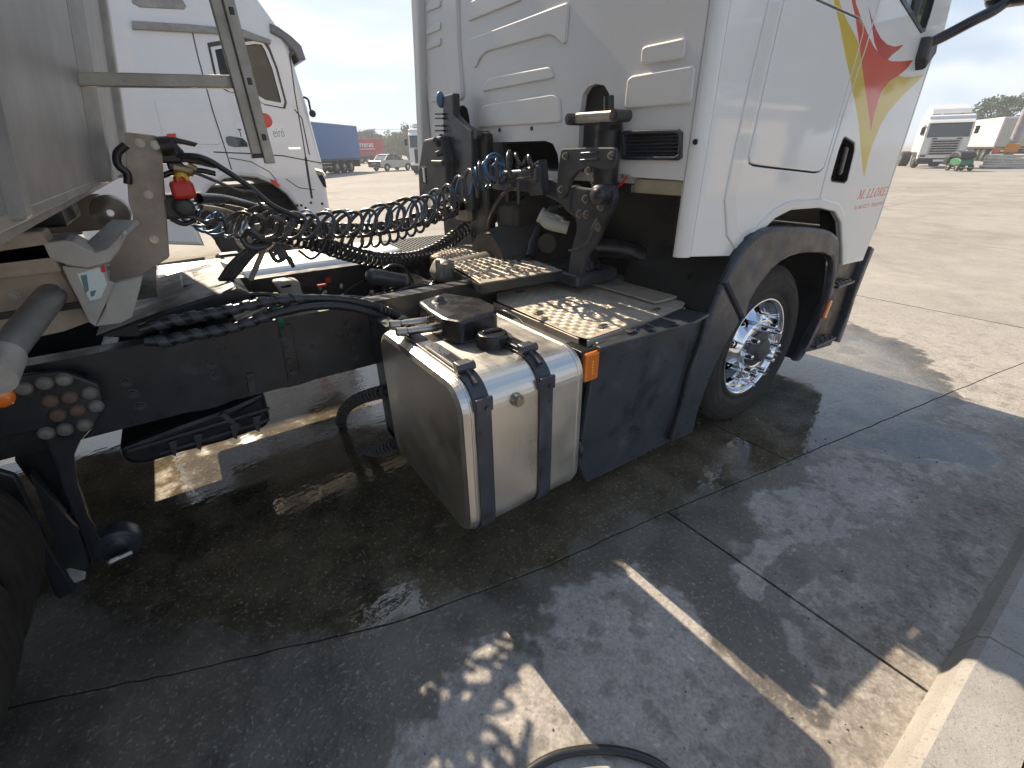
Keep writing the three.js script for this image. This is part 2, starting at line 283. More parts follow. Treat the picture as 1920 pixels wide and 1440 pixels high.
// dry yard farther off: tyre sweeps, old stains, sandy patches; one tile = 26 m
const farC = dataTex(2048, 2048, (i, j) => {
  const u = i / 2048, v = j / 2048, a = tileFbm(u, v, 7, 6), b = tileFbm(u + 0, v, 40, 3), f4 = tileFbm(u, v, 170, 2);
  const sw = tileFbm(u * 0.999, v, 11, 4), st = Math.abs(sw - 0.5) < 0.018 ? 0.11 : Math.abs(sw - 0.5) < 0.05 ? 0.04 : 0;
  const s = hash2(i, j); let k = 0.27 * (0.95 + 0.5 * (a - 0.5) + 0.35 * (b - 0.5) + 0.26 * (f4 - 0.5) + 0.22 * (s - 0.5) - st - (sm(0.62, 0.72, b) * 0.10));
  return [enc(k * 1.08), enc(k * 1.0), enc(k * 0.88)];
}, true, [1 / 26, 1 / 26]);
const farB = dataTex(512, 512, (i, j) => { const k = 255 * clamp(0.5 + 0.5 * (tileFbm(i / 512, j / 512, 40, 3) - 0.5) + 0.3 * (hash2(i, j) - 0.5)); return [k, k, k]; }, false, [1 / 3, 1 / 3]);
M.yard = std([1, 1, 1], 0.93, 0, { map: farC, bumpMap: farB, bumpScale: 0.003 });

function flatUV(m) { const p = m.geometry.attributes.position, u = m.geometry.attributes.uv; for (let i = 0; i < p.count; i++) u.setXY(i, p.getX(i), p.getZ(i)); return m; }   // the edges carry on the pattern of the top
const ground = new THREE.Group(); ground.name = 'ground'; ground.userData = { kind: 'structure', label: 'concrete yard of large slabs, wet and dark under the white tractor', category: 'ground' }; scene.add(ground);
{
  const g = new THREE.PlaneGeometry(900, 900, 1, 1).rotateX(-Math.PI / 2).translate(60, -0.014, -60);
  mesh('yard_surface', g, M.yard, ground);

  // near slabs, joints 9 mm wide and 14 mm deep; the long joint bends where the slabs meet unevenly
  const J = [[-2.2, -2.02], [-0.85, -1.567], [-0.35, -1.36], [0.267, -1.127], [0.8, -1.02], [1.49, -0.928], [2.05, -0.84], [2.61, -0.756], [4.2, -0.51], [6.0, -0.22]];
  const r = rng(3); const Jd = [];
  for (let i = 0; i < J.length - 1; i++) { const n = 14; for (let k = 0; k < n; k++) { const t = k / n; Jd.push([J[i][0] + (J[i + 1][0] - J[i][0]) * t, J[i][1] + (J[i + 1][1] - J[i][1]) * t + (r() - 0.5) * 0.007]); } } Jd.push(J[J.length - 1]);
  const g2 = 0.0035, dirt = std([0.045, 0.040, 0.034], 0.95);
  mesh('joint_fill', span(-2.2, 6.0, -0.028, -0.011, -5.0, 0.09), dirt, ground);
  const cut = (a, b) => Jd.filter(p => p[0] > a + 0.03 && p[0] < b - 0.03), at = x => { for (let i = 0; i < Jd.length - 1; i++) if (Jd[i + 1][0] >= x) { const t = (x - Jd[i][0]) / (Jd[i + 1][0] - Jd[i][0]); return Jd[i][1] + (Jd[i + 1][1] - Jd[i][1]) * t; } return Jd[Jd.length - 1][1]; };
  const front = (a, b) => [[a, 0.09], [b, 0.09], [b, at(b) + g2], ...rev(cut(a, b)).map(p => [p[0], p[1] + g2]), [a, at(a) + g2]];
  const back = (a, b) => [[a, at(a) - g2], ...cut(a, b).map(p => [p[0], p[1] - g2]), [b, at(b) - g2], [b, -5.0], [a, -5.0]];
  for (const [a, b] of [[-2.2, 1.492], [1.503, 6.0]]) flatUV(mesh('slab', py(front(a, b), -0.03, 0, { b: 0.0012 }), M.slab, ground));
  for (const [a, b] of [[-2.2, 2.33], [2.34, 6.0]]) flatUV(mesh('slab', py(back(a, b), -0.03, 0, { b: 0.0012 }), M.slab, ground));
  // farther slabs of the yard, as far as the joints can be told apart
  const zs = [-23, -18.5, -14, -9.5, -5.006], xs = [-2.2, 2.35, 6.008, 10.6, 15.2, 19.8, 24.4];
  for (let i = 0; i < xs.length - 1; i++) for (let j = 0; j < zs.length - 1; j++) mesh('slab', span(xs[i] + 0.006, xs[i + 1] - 0.006, -0.03, 0.0015 * r(), zs[j] + 0.006, zs[j + 1] - 0.006), M.yard, ground);
  for (let i = 2; i < xs.length - 1; i++) mesh('slab', py([[xs[i] + 0.006, 0.09], [xs[i + 1] - 0.006, 0.09], [xs[i + 1] - 0.006, -5.0], [xs[i] + 0.006, -5.0]], -0.03, 0.0008), M.yard, ground);
}
// kerb of concrete stones with a sloping face, and the paved strip behind it
{
  const kerb = new THREE.Group(); kerb.name = 'kerb'; kerb.userData = { kind: 'structure', label: 'worn concrete kerb along the edge of the yard', category: 'kerb' }; scene.add(kerb);
  const kc = dataTex(512, 512, (i, j) => { const a = tileFbm(i / 512, j / 512, 6, 5), s = hash2(i, j), p = vn(i * 0.3, j * 0.3); const k = 0.29 * (0.95 + 0.75 * (a - 0.5) + 0.22 * (s - 0.5) - (p > 0.86 ? 0.28 : 0)); return [enc(k * 1.05), enc(k), enc(k * 0.92)]; }, true, [1.3, 1.3]);
  const km = std([1, 1, 1], 0.92, 0, { map: kc, bumpMap: farB.clone(), bumpScale: 0.004 }); km.bumpMap.repeat.set(3, 3); km.bumpMap.needsUpdate = true;
  const prof = [[0.045, -0.05], [0.045, 0.015], [0.072, 0.105], [0.094, 0.128], [0.235, 0.132], [0.235, -0.05]];
  for (let i = -3; i < 8; i++) mesh('kerb_stone', px(prof, 1.72 + i * 1.2 - 1.197, 1.72 + i * 1.2, { b: 0.004 }), km, kerb);
  const pave = new THREE.Group(); pave.name = 'pavement'; pave.userData = { kind: 'structure', label: 'raised concrete pavement behind the kerb', category: 'pavement' }; scene.add(pave);
  for (let i = -3; i < 8; i++) mesh('paving_slab', span(1.95 + i * 1.8 - 1.794, 1.95 + i * 1.8, -0.05, 0.130, 0.240, 2.6, 0.004), km, pave);
}
// loose chips of stone on the wet concrete
{
  const r = rng(21), n = 520, g = new THREE.DodecahedronGeometry(1, 0), im = new THREE.InstancedMesh(g, std([1, 1, 1], 0.7), n), q = new THREE.Quaternion(), m4 = new THREE.Matrix4(), col = new THREE.Color();
  for (let i = 0; i < n; i++) {
    const x = -0.8 + r() * 3.8, z = -2.0 + Math.sqrt(r()) * 2.03, s = 0.0012 + 0.0032 * Math.pow(r(), 4);
    q.setFromEuler(new THREE.Euler(r() * 6, r() * 6, r() * 6)); m4.compose(V(x, s * 0.4, z), q, V(s * 1.3, s * 0.8, s)); im.setMatrixAt(i, m4);
    const k = 0.06 + 0.4 * r() * r(); im.setColorAt(i, col.setRGB(k * 1.08, k * 0.97, k * (0.7 + 0.2 * r())));
  }
  im.name = numbered('gravel'); im.userData = { kind: 'stuff', label: 'loose stone chips scattered over the wet concrete', category: 'gravel' }; im.castShadow = im.receiveShadow = true; scene.add(im);
  // black rubber hose lying across the lower edge
  const hp = [[960, 1475], [1000, 1440], [1040, 1418], [1090, 1407], [1140, 1406], [1190, 1415], [1235, 1434], [1275, 1470]].map(([u, v]) => onY(u, v, 0.014));
  tag(mesh('rubber_hose', hose(hp, 0.0125, 60, 12), M.rubber), 'black rubber hose lying in a curve on the dry concrete', 'hose');
}

// ---------------------------------------------------------------- the white tractor unit (side plane z = -1.19, back wall plane x = 1.70)
const S = -1.19, BW = 1.70, XL = -3.52;              // XL: far side of the cab
const truck = thing('tractor_unit', 'white tractor unit with yellow and red flame lettering, chassis bared behind its cab', 'truck');
// print on the cab side: flames and owner's name, drawn flat in metres (x 1.65..3.95, y 1.0..2.15)
const printTex = (() => {
  const c = document.createElement('canvas'); c.width = 2048; c.height = 1024; const g = c.getContext('2d');
  const X = x => (x - 1.65) / 2.3 * 2048, Y = y => (1 - (y - 1.0) / 1.15) * 1024;
  g.fillStyle = '#fdfcf9'; g.fillRect(0, 0, 2048, 1024);
  const r = rng(5); for (let i = 0; i < 900; i++) { g.fillStyle = `rgba(120,105,80,${0.03 + 0.10 * r()})`; g.beginPath(); g.arc(r() * 2048, 1024 - Math.pow(r(), 2.2) * 900, 0.6 + 2.2 * r() * r(), 0, 7); g.fill(); }
  const fill = (pts, col) => { g.fillStyle = col; g.beginPath(); pts.forEach(([u, v], i) => { const p = onZ(1280 + u / 3, v / 3, S); i ? g.lineTo(X(p.x), Y(p.y)) : g.moveTo(X(p.x), Y(p.y)); }); g.closePath(); g.fill(); };
  fill([[838, -90], [855, 30], [880, 130], [912, 300], [940, 430], [968, 570], [990, 700], [1002, 850], [1010, 930], [1020, 1002], [1030, 950], [1045, 890], [1062, 830], [1085, 775], [1112, 705], [1150, 640], [1200, 580], [1250, 525], [1300, 480], [1330, 450], [1357, 418], [1300, 432], [1250, 434], [1200, 424], [1160, 460], [1120, 520], [1090, 600], [1070, 670], [1060, 738], [1050, 640], [1035, 520], [1010, 360], [985, 235], [950, 165], [915, 100], [885, 20], [865, -90]], '#e9c81c');
  fill([[940, -80], [952, 10], [968, 80], [985, 200], [1005, 340], [1030, 520], [1048, 650], [1059, 738], [1075, 650], [1100, 570], [1120, 515], [1165, 455], [1215, 425], [1262, 385], [1297, 338], [1230, 345], [1175, 345], [1140, 330], [1120, 322], [1105, 300], [1075, 262], [1040, 190], [1000, 90], [975, 20], [962, -80]], '#e8421d');
  fill([[1044, 33], [1052, 75], [1062, 130], [1070, 185], [1078, 240], [1100, 295], [1125, 330], [1152, 338], [1180, 305], [1215, 280], [1243, 252], [1190, 262], [1150, 250], [1115, 215], [1085, 160], [1062, 95]], '#d3252c');
  const a = onZ(1606, 374, S), b = onZ(1600, 394, S);
  g.fillStyle = '#d8341f'; g.font = 'italic bold 62px serif'; g.save(); g.translate(X(a.x), Y(a.y)); g.scale(1.14, 1); g.fillText('M. LLORET', 0, 0); g.restore();
  g.font = 'bold 27px sans-serif'; g.save(); g.translate(X(b.x), Y(b.y)); g.scale(1.02, 1); g.fillText('Tel. 966 472 71 - TRANSPORTES', 0, 0); g.restore();
  const t = new THREE.CanvasTexture(c); t.colorSpace = THREE.SRGBColorSpace; t.wrapS = t.wrapT = THREE.ClampToEdgeWrapping; t.repeat.set(1 / 2.3, 1 / 1.15); t.offset.set(-1.65 / 2.3, -1.0 / 1.15); t.anisotropy = 8; return t;
})();
M.print = M.white.clone(); M.print.map = printTex;
// ---- cab: shell, side panels with their gaps
{
  const arch = polyZ([[1380, 480], [1400, 463], [1427, 433], [1450, 410], [1480, 394], [1533, 390], [1563, 397], [1574, 417], [1577, 473], [1577, 497]], S);
  const flap = [[2.086, 3.0], [2.086, 1.986], [2.071, 1.752], [2.052, 1.464], [2.068, 1.441], [2.10, 1.432], [2.218, 1.421], [2.666, 1.384], [2.72, 1.385], [2.753, 1.403], [2.783, 1.82], [2.786, 1.95], [2.770, 1.975], [2.726, 1.993], [2.31, 2.012], [2.25, 3.0]];
  const flapHole = [[2.079, 3.0], [2.079, 1.986], [2.064, 1.752], [2.045, 1.464], [2.062, 1.435], [2.10, 1.425], [2.218, 1.414], [2.668, 1.377], [2.726, 1.379], [2.760, 1.399], [2.790, 1.82], [2.793, 1.953], [2.775, 1.981], [2.728, 2.000], [2.317, 2.019], [2.257, 3.0]];
  const gap = [[2.862, 3.0], [2.864, 2.079], [2.858, 1.903], [2.812, 1.636], [2.797, 1.45], [2.797, 1.317], [2.800, 1.207]];
  const archR = arch.filter(p => p[0] <= 2.80), archF = arch.filter(p => p[0] > 2.80);
  const body = [[1.752, 3.0], [1.752, 1.086], [2.06, 1.050], ...archR, [2.797, 1.206], ...rev(gap).map(p => [p[0] - 0.005, p[1]]), [2.257, 3.0], ...rev(flapHole).slice(1, -1), [2.079, 3.0]];
  const win = [[3.02, 2.9], [3.02, 2.118], [3.10, 2.098], [3.44, 2.012], [3.475, 2.02], [3.478, 2.08], [3.40, 2.9]];
  const pocket = [[2.882, 1.530], [2.900, 1.538], [3.03, 1.510], [3.058, 1.47], [3.076, 1.325], [3.05, 1.312], [2.885, 1.328], [2.866, 1.345], [2.868, 1.48]];
  const door = [...gap.map(p => [p[0] + 0.005, p[1]]), [2.803, 1.206], ...archF, [3.331, 0.828], [3.66, 0.815], [3.69, 0.985], [3.69, 3.0]];
  mesh('body_panel', pz(body, S - 0.022, S, { b: 0.004 }), M.print, truck);
  mesh('locker_flap', pz(flap, S - 0.022, S + 0.001, { b: 0.006 }), M.print, truck);
  const dr = mesh('door', pz(door, S - 0.024, S, { b: 0.005, holes: [win, pocket] }), M.print, truck);
  mesh('door_glass', pz(win.map(([x, y]) => [3.25 + (x - 3.25) * 0.985, y]), S - 0.030, S - 0.012), M.glassDark, dr);
  mesh('window_seal', pz(win, S - 0.02, S + 0.004, { holes: [win.map(([x, y]) => [3.25 + (x - 3.25) * 0.95, y < 2.5 ? y + 0.018 : y - 0.01])] }), M.black, dr);
  mesh('handle_recess', [pz(pocket, S - 0.085, S - 0.060), pz(pocket, S - 0.08, S - 0.003, { holes: [pocket.map(([x, y]) => [2.97 + (x - 2.97) * 0.93, 1.42 + (y - 1.42) * 0.94])] })], M.dark, dr);
  mesh('handle', [pz([[2.965, 1.495], [3.005, 1.488], [3.012, 1.36], [2.975, 1.352]], S - 0.035, S - 0.008, { b: 0.008, rc: 0.01 })], M.black, dr);
  // character crease over the arch and the pressed flare around it
  const fl = [...arch], out = fl.map(([x, y]) => { const dx = x - 2.72, dy = y - 0.55, L = Math.hypot(dx, dy); return [x + dx / L * 0.050, y + dy / L * 0.050]; });
  mesh('arch_flare', pz([...out.slice(1), ...rev(fl.slice(1))], S - 0.02, S + 0.010, { b: 0.009 }), M.white, truck);
  // rear corner post, rounded, with the step in it
  const corner = [[BW, -1.241], [BW, -1.236]]; for (let i = 0; i <= 8; i++) { const a = i / 8 * Math.PI / 2; corner.push([BW + 0.048 - 0.048 * Math.cos(a), -1.238 + 0.048 * Math.sin(a)]); } corner.push([1.7485, S - 0.025], [1.7485, -1.241]);
  mesh('corner_post', py(corner, 1.085, 3.0), M.white, truck);
  const pil = polyZ([[1278, 484], [1296, 350], [1318, 180], [1372, 0], [1402, 0], [1346, 180], [1318, 330], [1330, 400], [1352, 430], [1380, 480]], S);
  mesh('pressed_edge', pz(polyZ([[1361, 443], [1357, 375], [1372, 300], [1396, 190], [1440, 0], [1462, 0], [1418, 190], [1393, 300], [1378, 370], [1381, 420], [1400, 463], [1385, 479]], S).map(p => p), S - 0.015, S + 0.007, { b: 0.0069 }), M.white, truck);
  // front corner, bowed front and the wide dark underside behind it
  const plan = [[3.694, S]]; for (let i = 1; i <= 10; i++) { const a = i / 10 * Math.PI / 2; plan.push([3.694 + 0.11 * Math.sin(a), S - 0.13 + 0.13 * Math.cos(a)]); } plan.push([3.86, -1.7], [3.88, -2.35], [3.86, -3.0], [3.80, -3.4], [3.70, XL], [3.60, XL], [3.70, -3.3], [3.70, S - 0.03]);
  mesh('front_corner', py(plan, 1.005, 2.0, { b: 0.004 }), M.white, truck);
  mesh('front_corner', py(plan.map(([x, z]) => [x - 0.03, z - 0.012]), 0.80, 0.998, { b: 0.01 }), M.white, truck);
  mesh('pillar', barAB(V(3.74, 1.98, S - 0.05), V(3.44, 3.0, S - 0.05), 0.09, 0.12, 0.02), M.white, truck);
  mesh('windscreen', py([[3.79, -1.32], [3.82, -2.35], [3.79, -3.4], [3.77, -3.4], [3.80, -2.35], [3.77, -1.32]], 2.0, 3.0).applyMatrix4(new THREE.Matrix4().makeShear(0, 0, -0.28, 0, 0, 0)).translate(0.56, 0, 0), M.glassDark, truck);
  // shell: roof, far side, floor (the rooms behind the gaps are dark)
  mesh('cab_shell', [span(1.72, 3.5, 2.985, 3.03, XL, S - 0.03, 0.01), span(1.70, 3.70, 1.10, 3.0, XL, XL + 0.03), span(1.74, 3.66, 1.36, 1.40, XL + 0.03, S - 0.12)], M.white, truck);
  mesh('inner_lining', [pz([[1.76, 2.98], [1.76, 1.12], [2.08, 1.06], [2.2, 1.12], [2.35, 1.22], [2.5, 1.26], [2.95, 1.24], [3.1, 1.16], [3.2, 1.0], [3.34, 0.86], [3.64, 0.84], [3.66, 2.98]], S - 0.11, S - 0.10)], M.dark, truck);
  // roof fairing over the cab back, high above the frame
  mesh('roof_fairing', pz([[1.74, 3.03], [3.2, 3.03], [2.6, 3.42], [1.95, 3.62], [1.76, 3.62]], XL + 0.15, S - 0.15, { b: 0.03 }), M.white, truck);
}
// ---- back wall with pressed ribs, openings, grille
{
  const O = l => polyX(l, BW);
  const open = [[-2.86, 1.20], [-2.82, 1.50], [-2.79, 1.535], [-2.74, 1.55], [-2.12, 1.545], [-2.06, 1.53], [-2.02, 1.48], [-1.995, 1.36]];
  const slotR = O([[1088, 300], [1087, 215], [1092, 178], [1102, 163], [1117, 157], [1133, 160], [1142, 175], [1146, 200], [1146, 300]]);
  const slotL = O([[852, 400], [852, 206], [858, 199], [869, 197], [876, 203], [880, 220], [884, 260], [884, 400]]);
  const vent = O([[1170, 292], [1170, 253], [1177, 249], [1272, 247], [1278, 252], [1276, 292], [1270, 297], [1176, 296]]);
  const wall = [[-1.242, 3.0], [-1.242, 1.384], [-1.52, 1.390], [-1.524, 1.40], ...slotR.slice(0, 1).map(p => [p[0] + 0, 1.40]).slice(0, 0), [-1.60, 1.40], ...rev(slotR).slice(1, -1), [slotR[1][0], 1.40], [-1.985, 1.40], ...rev(open), [-2.87, 1.1], ...[[slotL[7][0], 1.1]], ...rev(slotL).slice(1, -1), [slotL[1][0], 1.10], [-3.46, 1.10], [-3.46, 3.0]];
  const cleaned = wall.filter((p, i) => i === 0 || Math.hypot(p[0] - wall[i - 1][0], p[1] - wall[i - 1][1]) > 1e-4);
  const w = mesh('back_wall', px(cleaned, BW, BW + 0.03, { holes: [vent] }), M.wallWhite, truck);
  const pads = [
    [[973, 215], [1515, 12], [1526, 30], [1508, 238], [1498, 250], [1484, 248], [1440, 205], [1410, 197], [1060, 292], [1026, 325], [1000, 382], [986, 380]],
    [[1012, 440], [1046, 340], [1080, 312], [1400, 226], [1450, 242], [1500, 300], [1512, 330]].slice(0, 0),
    [[1035, 518], [1060, 455], [1085, 436], [1420, 372], [1446, 440]], [[1010, 718], [1020, 635], [1048, 592], [1440, 528], [1472, 552], [1482, 690]],
    [[957, 125], [953, 30], [985, 0], [1150, -70], [1265, -110], [1262, 0]], [[722, 200], [722, 160], [802, 120], [802, 168]], [[724, 285], [724, 245], [803, 208], [803, 255]],
    [[742, 578], [745, 528], [785, 515], [800, 515], [800, 570]], [[722, 70], [722, 30], [802, -15], [802, 40]],
  ].filter(l => l.length).map(l => l.map(([u, v]) => [560 + u / 3, v / 3]));
  pads.push([[1203, 122], [1205, 92], [1212, 86], [1282, 71], [1287, 76], [1284, 112]], [[1172, 205], [1178, 150], [1186, 142], [1300, 122], [1304, 128], [1297, 194]]);
  for (const p of pads) mesh('pressed_rib', px(O(p), BW - 0.009, BW + 0.004, { b: 0.0064, rc: 0.025 }), M.wallWhite, w);
  // the raised broad bands between which the ribs sit, and the step at the near corner
  const band = (l, t) => mesh('pressed_band', px(O(l), BW - t, BW + 0.004, { b: t * 0.9, rc: 0.05 }), M.wallWhite, w);
  band([[830, -40], [838, 150], [850, 190], [872, 188], [864, 90], [860, -40]], 0.016);
  mesh('edge_trim', px(O([[780, -60], [788, 130], [797, 395], [806, 395], [799, 130], [794, -60]]), BW - 0.05, BW + 0.03, { b: 0.015 }), M.wallWhite, w);
  mesh('grille_frame', px(O([[1166, 298], [1166, 250], [1172, 245], [1274, 242], [1281, 248], [1280, 296], [1273, 301], [1172, 300]]), BW - 0.010, BW + 0.01, { b: 0.004, holes: [vent.map(([z, y]) => [-1.426 + (z + 1.426) * 0.95, 1.517 + (y - 1.517) * 0.86])] }), M.plastic, w);
  mesh('grille_back', px(vent, BW + 0.04, BW + 0.05), M.black, w);
  for (let i = 0; i < 6; i++) { const y = 1.483 + i * 0.0135; mesh('grille_slat', place(new THREE.BoxGeometry(0.03, 0.0035, 0.29), [BW + 0.012, y, -1.425], [0, 0, 0.55]), M.plastic, w); }
  for (const [u, v] of [[1304, 266], [937, 244], [997, 241], [798, 137]]) { const p = onX(u, v, BW); mesh('plug', rod(p, p.clone().add(V(-0.006, 0, 0)), 0.011, 0.009, 12), M.black, w); }
  // recesses behind the two slots
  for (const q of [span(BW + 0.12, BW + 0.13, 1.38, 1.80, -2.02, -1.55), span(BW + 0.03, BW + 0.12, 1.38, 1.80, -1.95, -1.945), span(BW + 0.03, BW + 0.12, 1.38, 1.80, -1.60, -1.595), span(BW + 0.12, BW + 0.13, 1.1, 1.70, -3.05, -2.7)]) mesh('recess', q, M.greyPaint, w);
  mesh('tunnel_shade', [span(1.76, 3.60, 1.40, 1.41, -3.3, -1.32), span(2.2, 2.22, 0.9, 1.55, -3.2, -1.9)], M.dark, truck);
  mesh('cab_sill', [span(BW + 0.005, BW + 0.05, 1.325, 1.383, -1.50, -1.24, 0.008), barAB(V(BW + 0.02, 1.36, -1.28), V(BW + 0.02, 1.34, -1.52), 0.012, 0.03)], std([0.42, 0.38, 0.26], 0.6, 0, { map: T.grime }), truck);
}
// ---- mirror
{
  mesh('mirror_foot', [pz([[3.46, 1.995], [3.56, 2.01], [3.60, 1.93], [3.52, 1.855], [3.47, 1.90]], S - 0.02, S + 0.05, { b: 0.02 })], M.plastic, truck);
  const a = mesh('mirror_arm', [hose([V(3.51, 1.97, S + 0.03), V(3.56, 2.01, -1.10), V(3.60, 2.055, -1.03), V(3.66, 2.09, -0.985), V(3.72, 2.13, -0.96)], 0.026, 24, 10)], M.black, truck);
  mesh('mirror_housing', box(0.13, 0.50, 0.26, [3.76, 2.36, -0.93], 0.05, [0, 0.25, 0]), M.black, truck);
  mesh('mirror_glass', box(0.01, 0.42, 0.20, [3.692, 2.35, -0.945], 0.004, [0, 0.25, 0]), M.mirrorGlass, truck);
}
// ---- front wheel
function wheel(parent, cx, cy, zf, R = 0.47, polished = true) {
  const t = new THREE.Group(); t.name = 'wheel'; parent.add(t);
  const prof = [[0.287, -0.015], [0.30, 0.0], [0.315, -0.012], [0.330, -0.002], [0.332, 0.003], [0.340, 0.004], [0.342, 0.009], [0.378, 0.013], [0.380, 0.009], [0.392, 0.009], [0.394, 0.012], [0.418, 0.006], [0.420, 0.001], [0.432, -0.004], [0.434, 0.000], [0.452, -0.014], [0.458, -0.026], [0.466, -0.032], [R, -0.05]];
  for (const z of [-0.10, -0.15, -0.20]) prof.push([R, z + 0.006], [R - 0.016, z + 0.004], [R - 0.016, z - 0.004], [R, z - 0.006]);
  prof.push([R, -0.25], [0.445, -0.285], [0.385, -0.305], [0.30, -0.30], [0.287, -0.285]);
  mesh('tyre', lathe(prof.map(([r, z]) => [r, z]), [cx, cy, zf], 'z', 72), M.tyre, t);
  if (polished) { const tl = [], lt = []; for (let i = 0; i < 64; i++) { const a = i / 64 * 2 * Math.PI; tl.push(box(0.020, 0.022, 0.030, [0, 0, 0], 0.003).rotateZ(-a).translate(cx + 0.462 * Math.sin(a), cy + 0.462 * Math.cos(a), zf - 0.048)); } for (const [a0, n] of [[0.3, 9], [2.0, 6], [3.3, 9], [5.0, 5]]) for (let i = 0; i < n; i++) { const a = a0 + i * 0.075; lt.push(box(0.012 + 0.008 * ((i * 7) % 3) / 2, 0.020, 0.003, [0, 0, 0], 0.001).rotateZ(-a).translate(cx + 0.361 * Math.sin(a), cy + 0.361 * Math.cos(a), zf + 0.0115)); } mesh('shoulder_block', tl, M.tyre, t, { kind: 'stuff' }); mesh('sidewall_rib', lt, M.tyre, t, { kind: 'stuff' }); }
  const metal = polished ? M.chrome : M.steel;
  const rim = [[0.262, -0.16], [0.264, -0.05], [0.268, -0.022], [0.276, -0.010], [0.287, -0.004], [0.292, -0.010], [0.290, -0.03], [0.290, -0.25]];
  const bowl = new THREE.LatheGeometry([[0.10, -0.014], [0.10, 0.008], [0.165, 0.008], [0.174, 0.005], [0.184, -0.004], [0.20, -0.022], [0.225, -0.046], [0.25, -0.062], [0.267, -0.068], [0.267, -0.080], [0.225, -0.062], [0.184, -0.022], [0.165, -0.014], [0.10, -0.014]].map(q => new THREE.Vector2(...q)), 90).rotateX(Math.PI / 2);
  const ev = new Evaluator(); ev.attributes = ['position', 'normal', 'uv']; let face = new Brush(bowl); face.updateMatrixWorld();
  for (let i = 0; i < 10; i++) { const a = i * Math.PI / 5 + 0.31, h = new Brush(new THREE.CylinderGeometry(0.027, 0.027, 0.2, 24).rotateX(Math.PI / 2).translate(0.222 * Math.cos(a), 0.222 * Math.sin(a), -0.04)); h.updateMatrixWorld(); face = ev.evaluate(face, h, SUBTRACTION); }
  mesh('rim', [lathe(rim, [cx, cy, zf], 'z', 90), face.geometry.clone().translate(cx, cy, zf)], metal, t);
  mesh('brake_drum', rod(V(cx, cy, zf - 0.10), V(cx, cy, zf - 0.26), 0.24, 0.24, 32), M.dark, t);
  mesh('hub', lathe([[0.104, -0.02], [0.104, 0.010], [0.098, 0.016], [0.070, 0.020], [0.066, 0.044], [0.058, 0.050], [0.001, 0.052]], [cx, cy, zf], 'z', 40), polished ? M.cast : M.steel, t);
  for (let i = 0; i < 10; i++) {
    const a = i * Math.PI / 5 + 0.62, x = cx + 0.143 * Math.cos(a), y = cy + 0.143 * Math.sin(a), p = V(x, y, zf + 0.010);
    const k = lathe([[0.022, -0.010], [0.022, 0.002], [0.0195, 0.004], [0.0175, 0.010], [0.0175, 0.026], [0.015, 0.029], [0.0135, 0.050], [0.011, 0.054], [0.001, 0.055]], [0, 0, 0], 'z', 14);
    mesh('wheel_nut', k.translate(p.x, p.y, p.z), polished ? M.chrome : M.steel, t);
  }
  return t;
}
wheel(truck, 2.54, 0.462, -1.205);
wheel(truck, -1.11, 0.465, -1.22, 0.47, false);
wheel(truck, -1.11, 0.465, -1.56, 0.47, false);
wheel(truck, 2.54, 0.462, -3.26, 0.47, false);
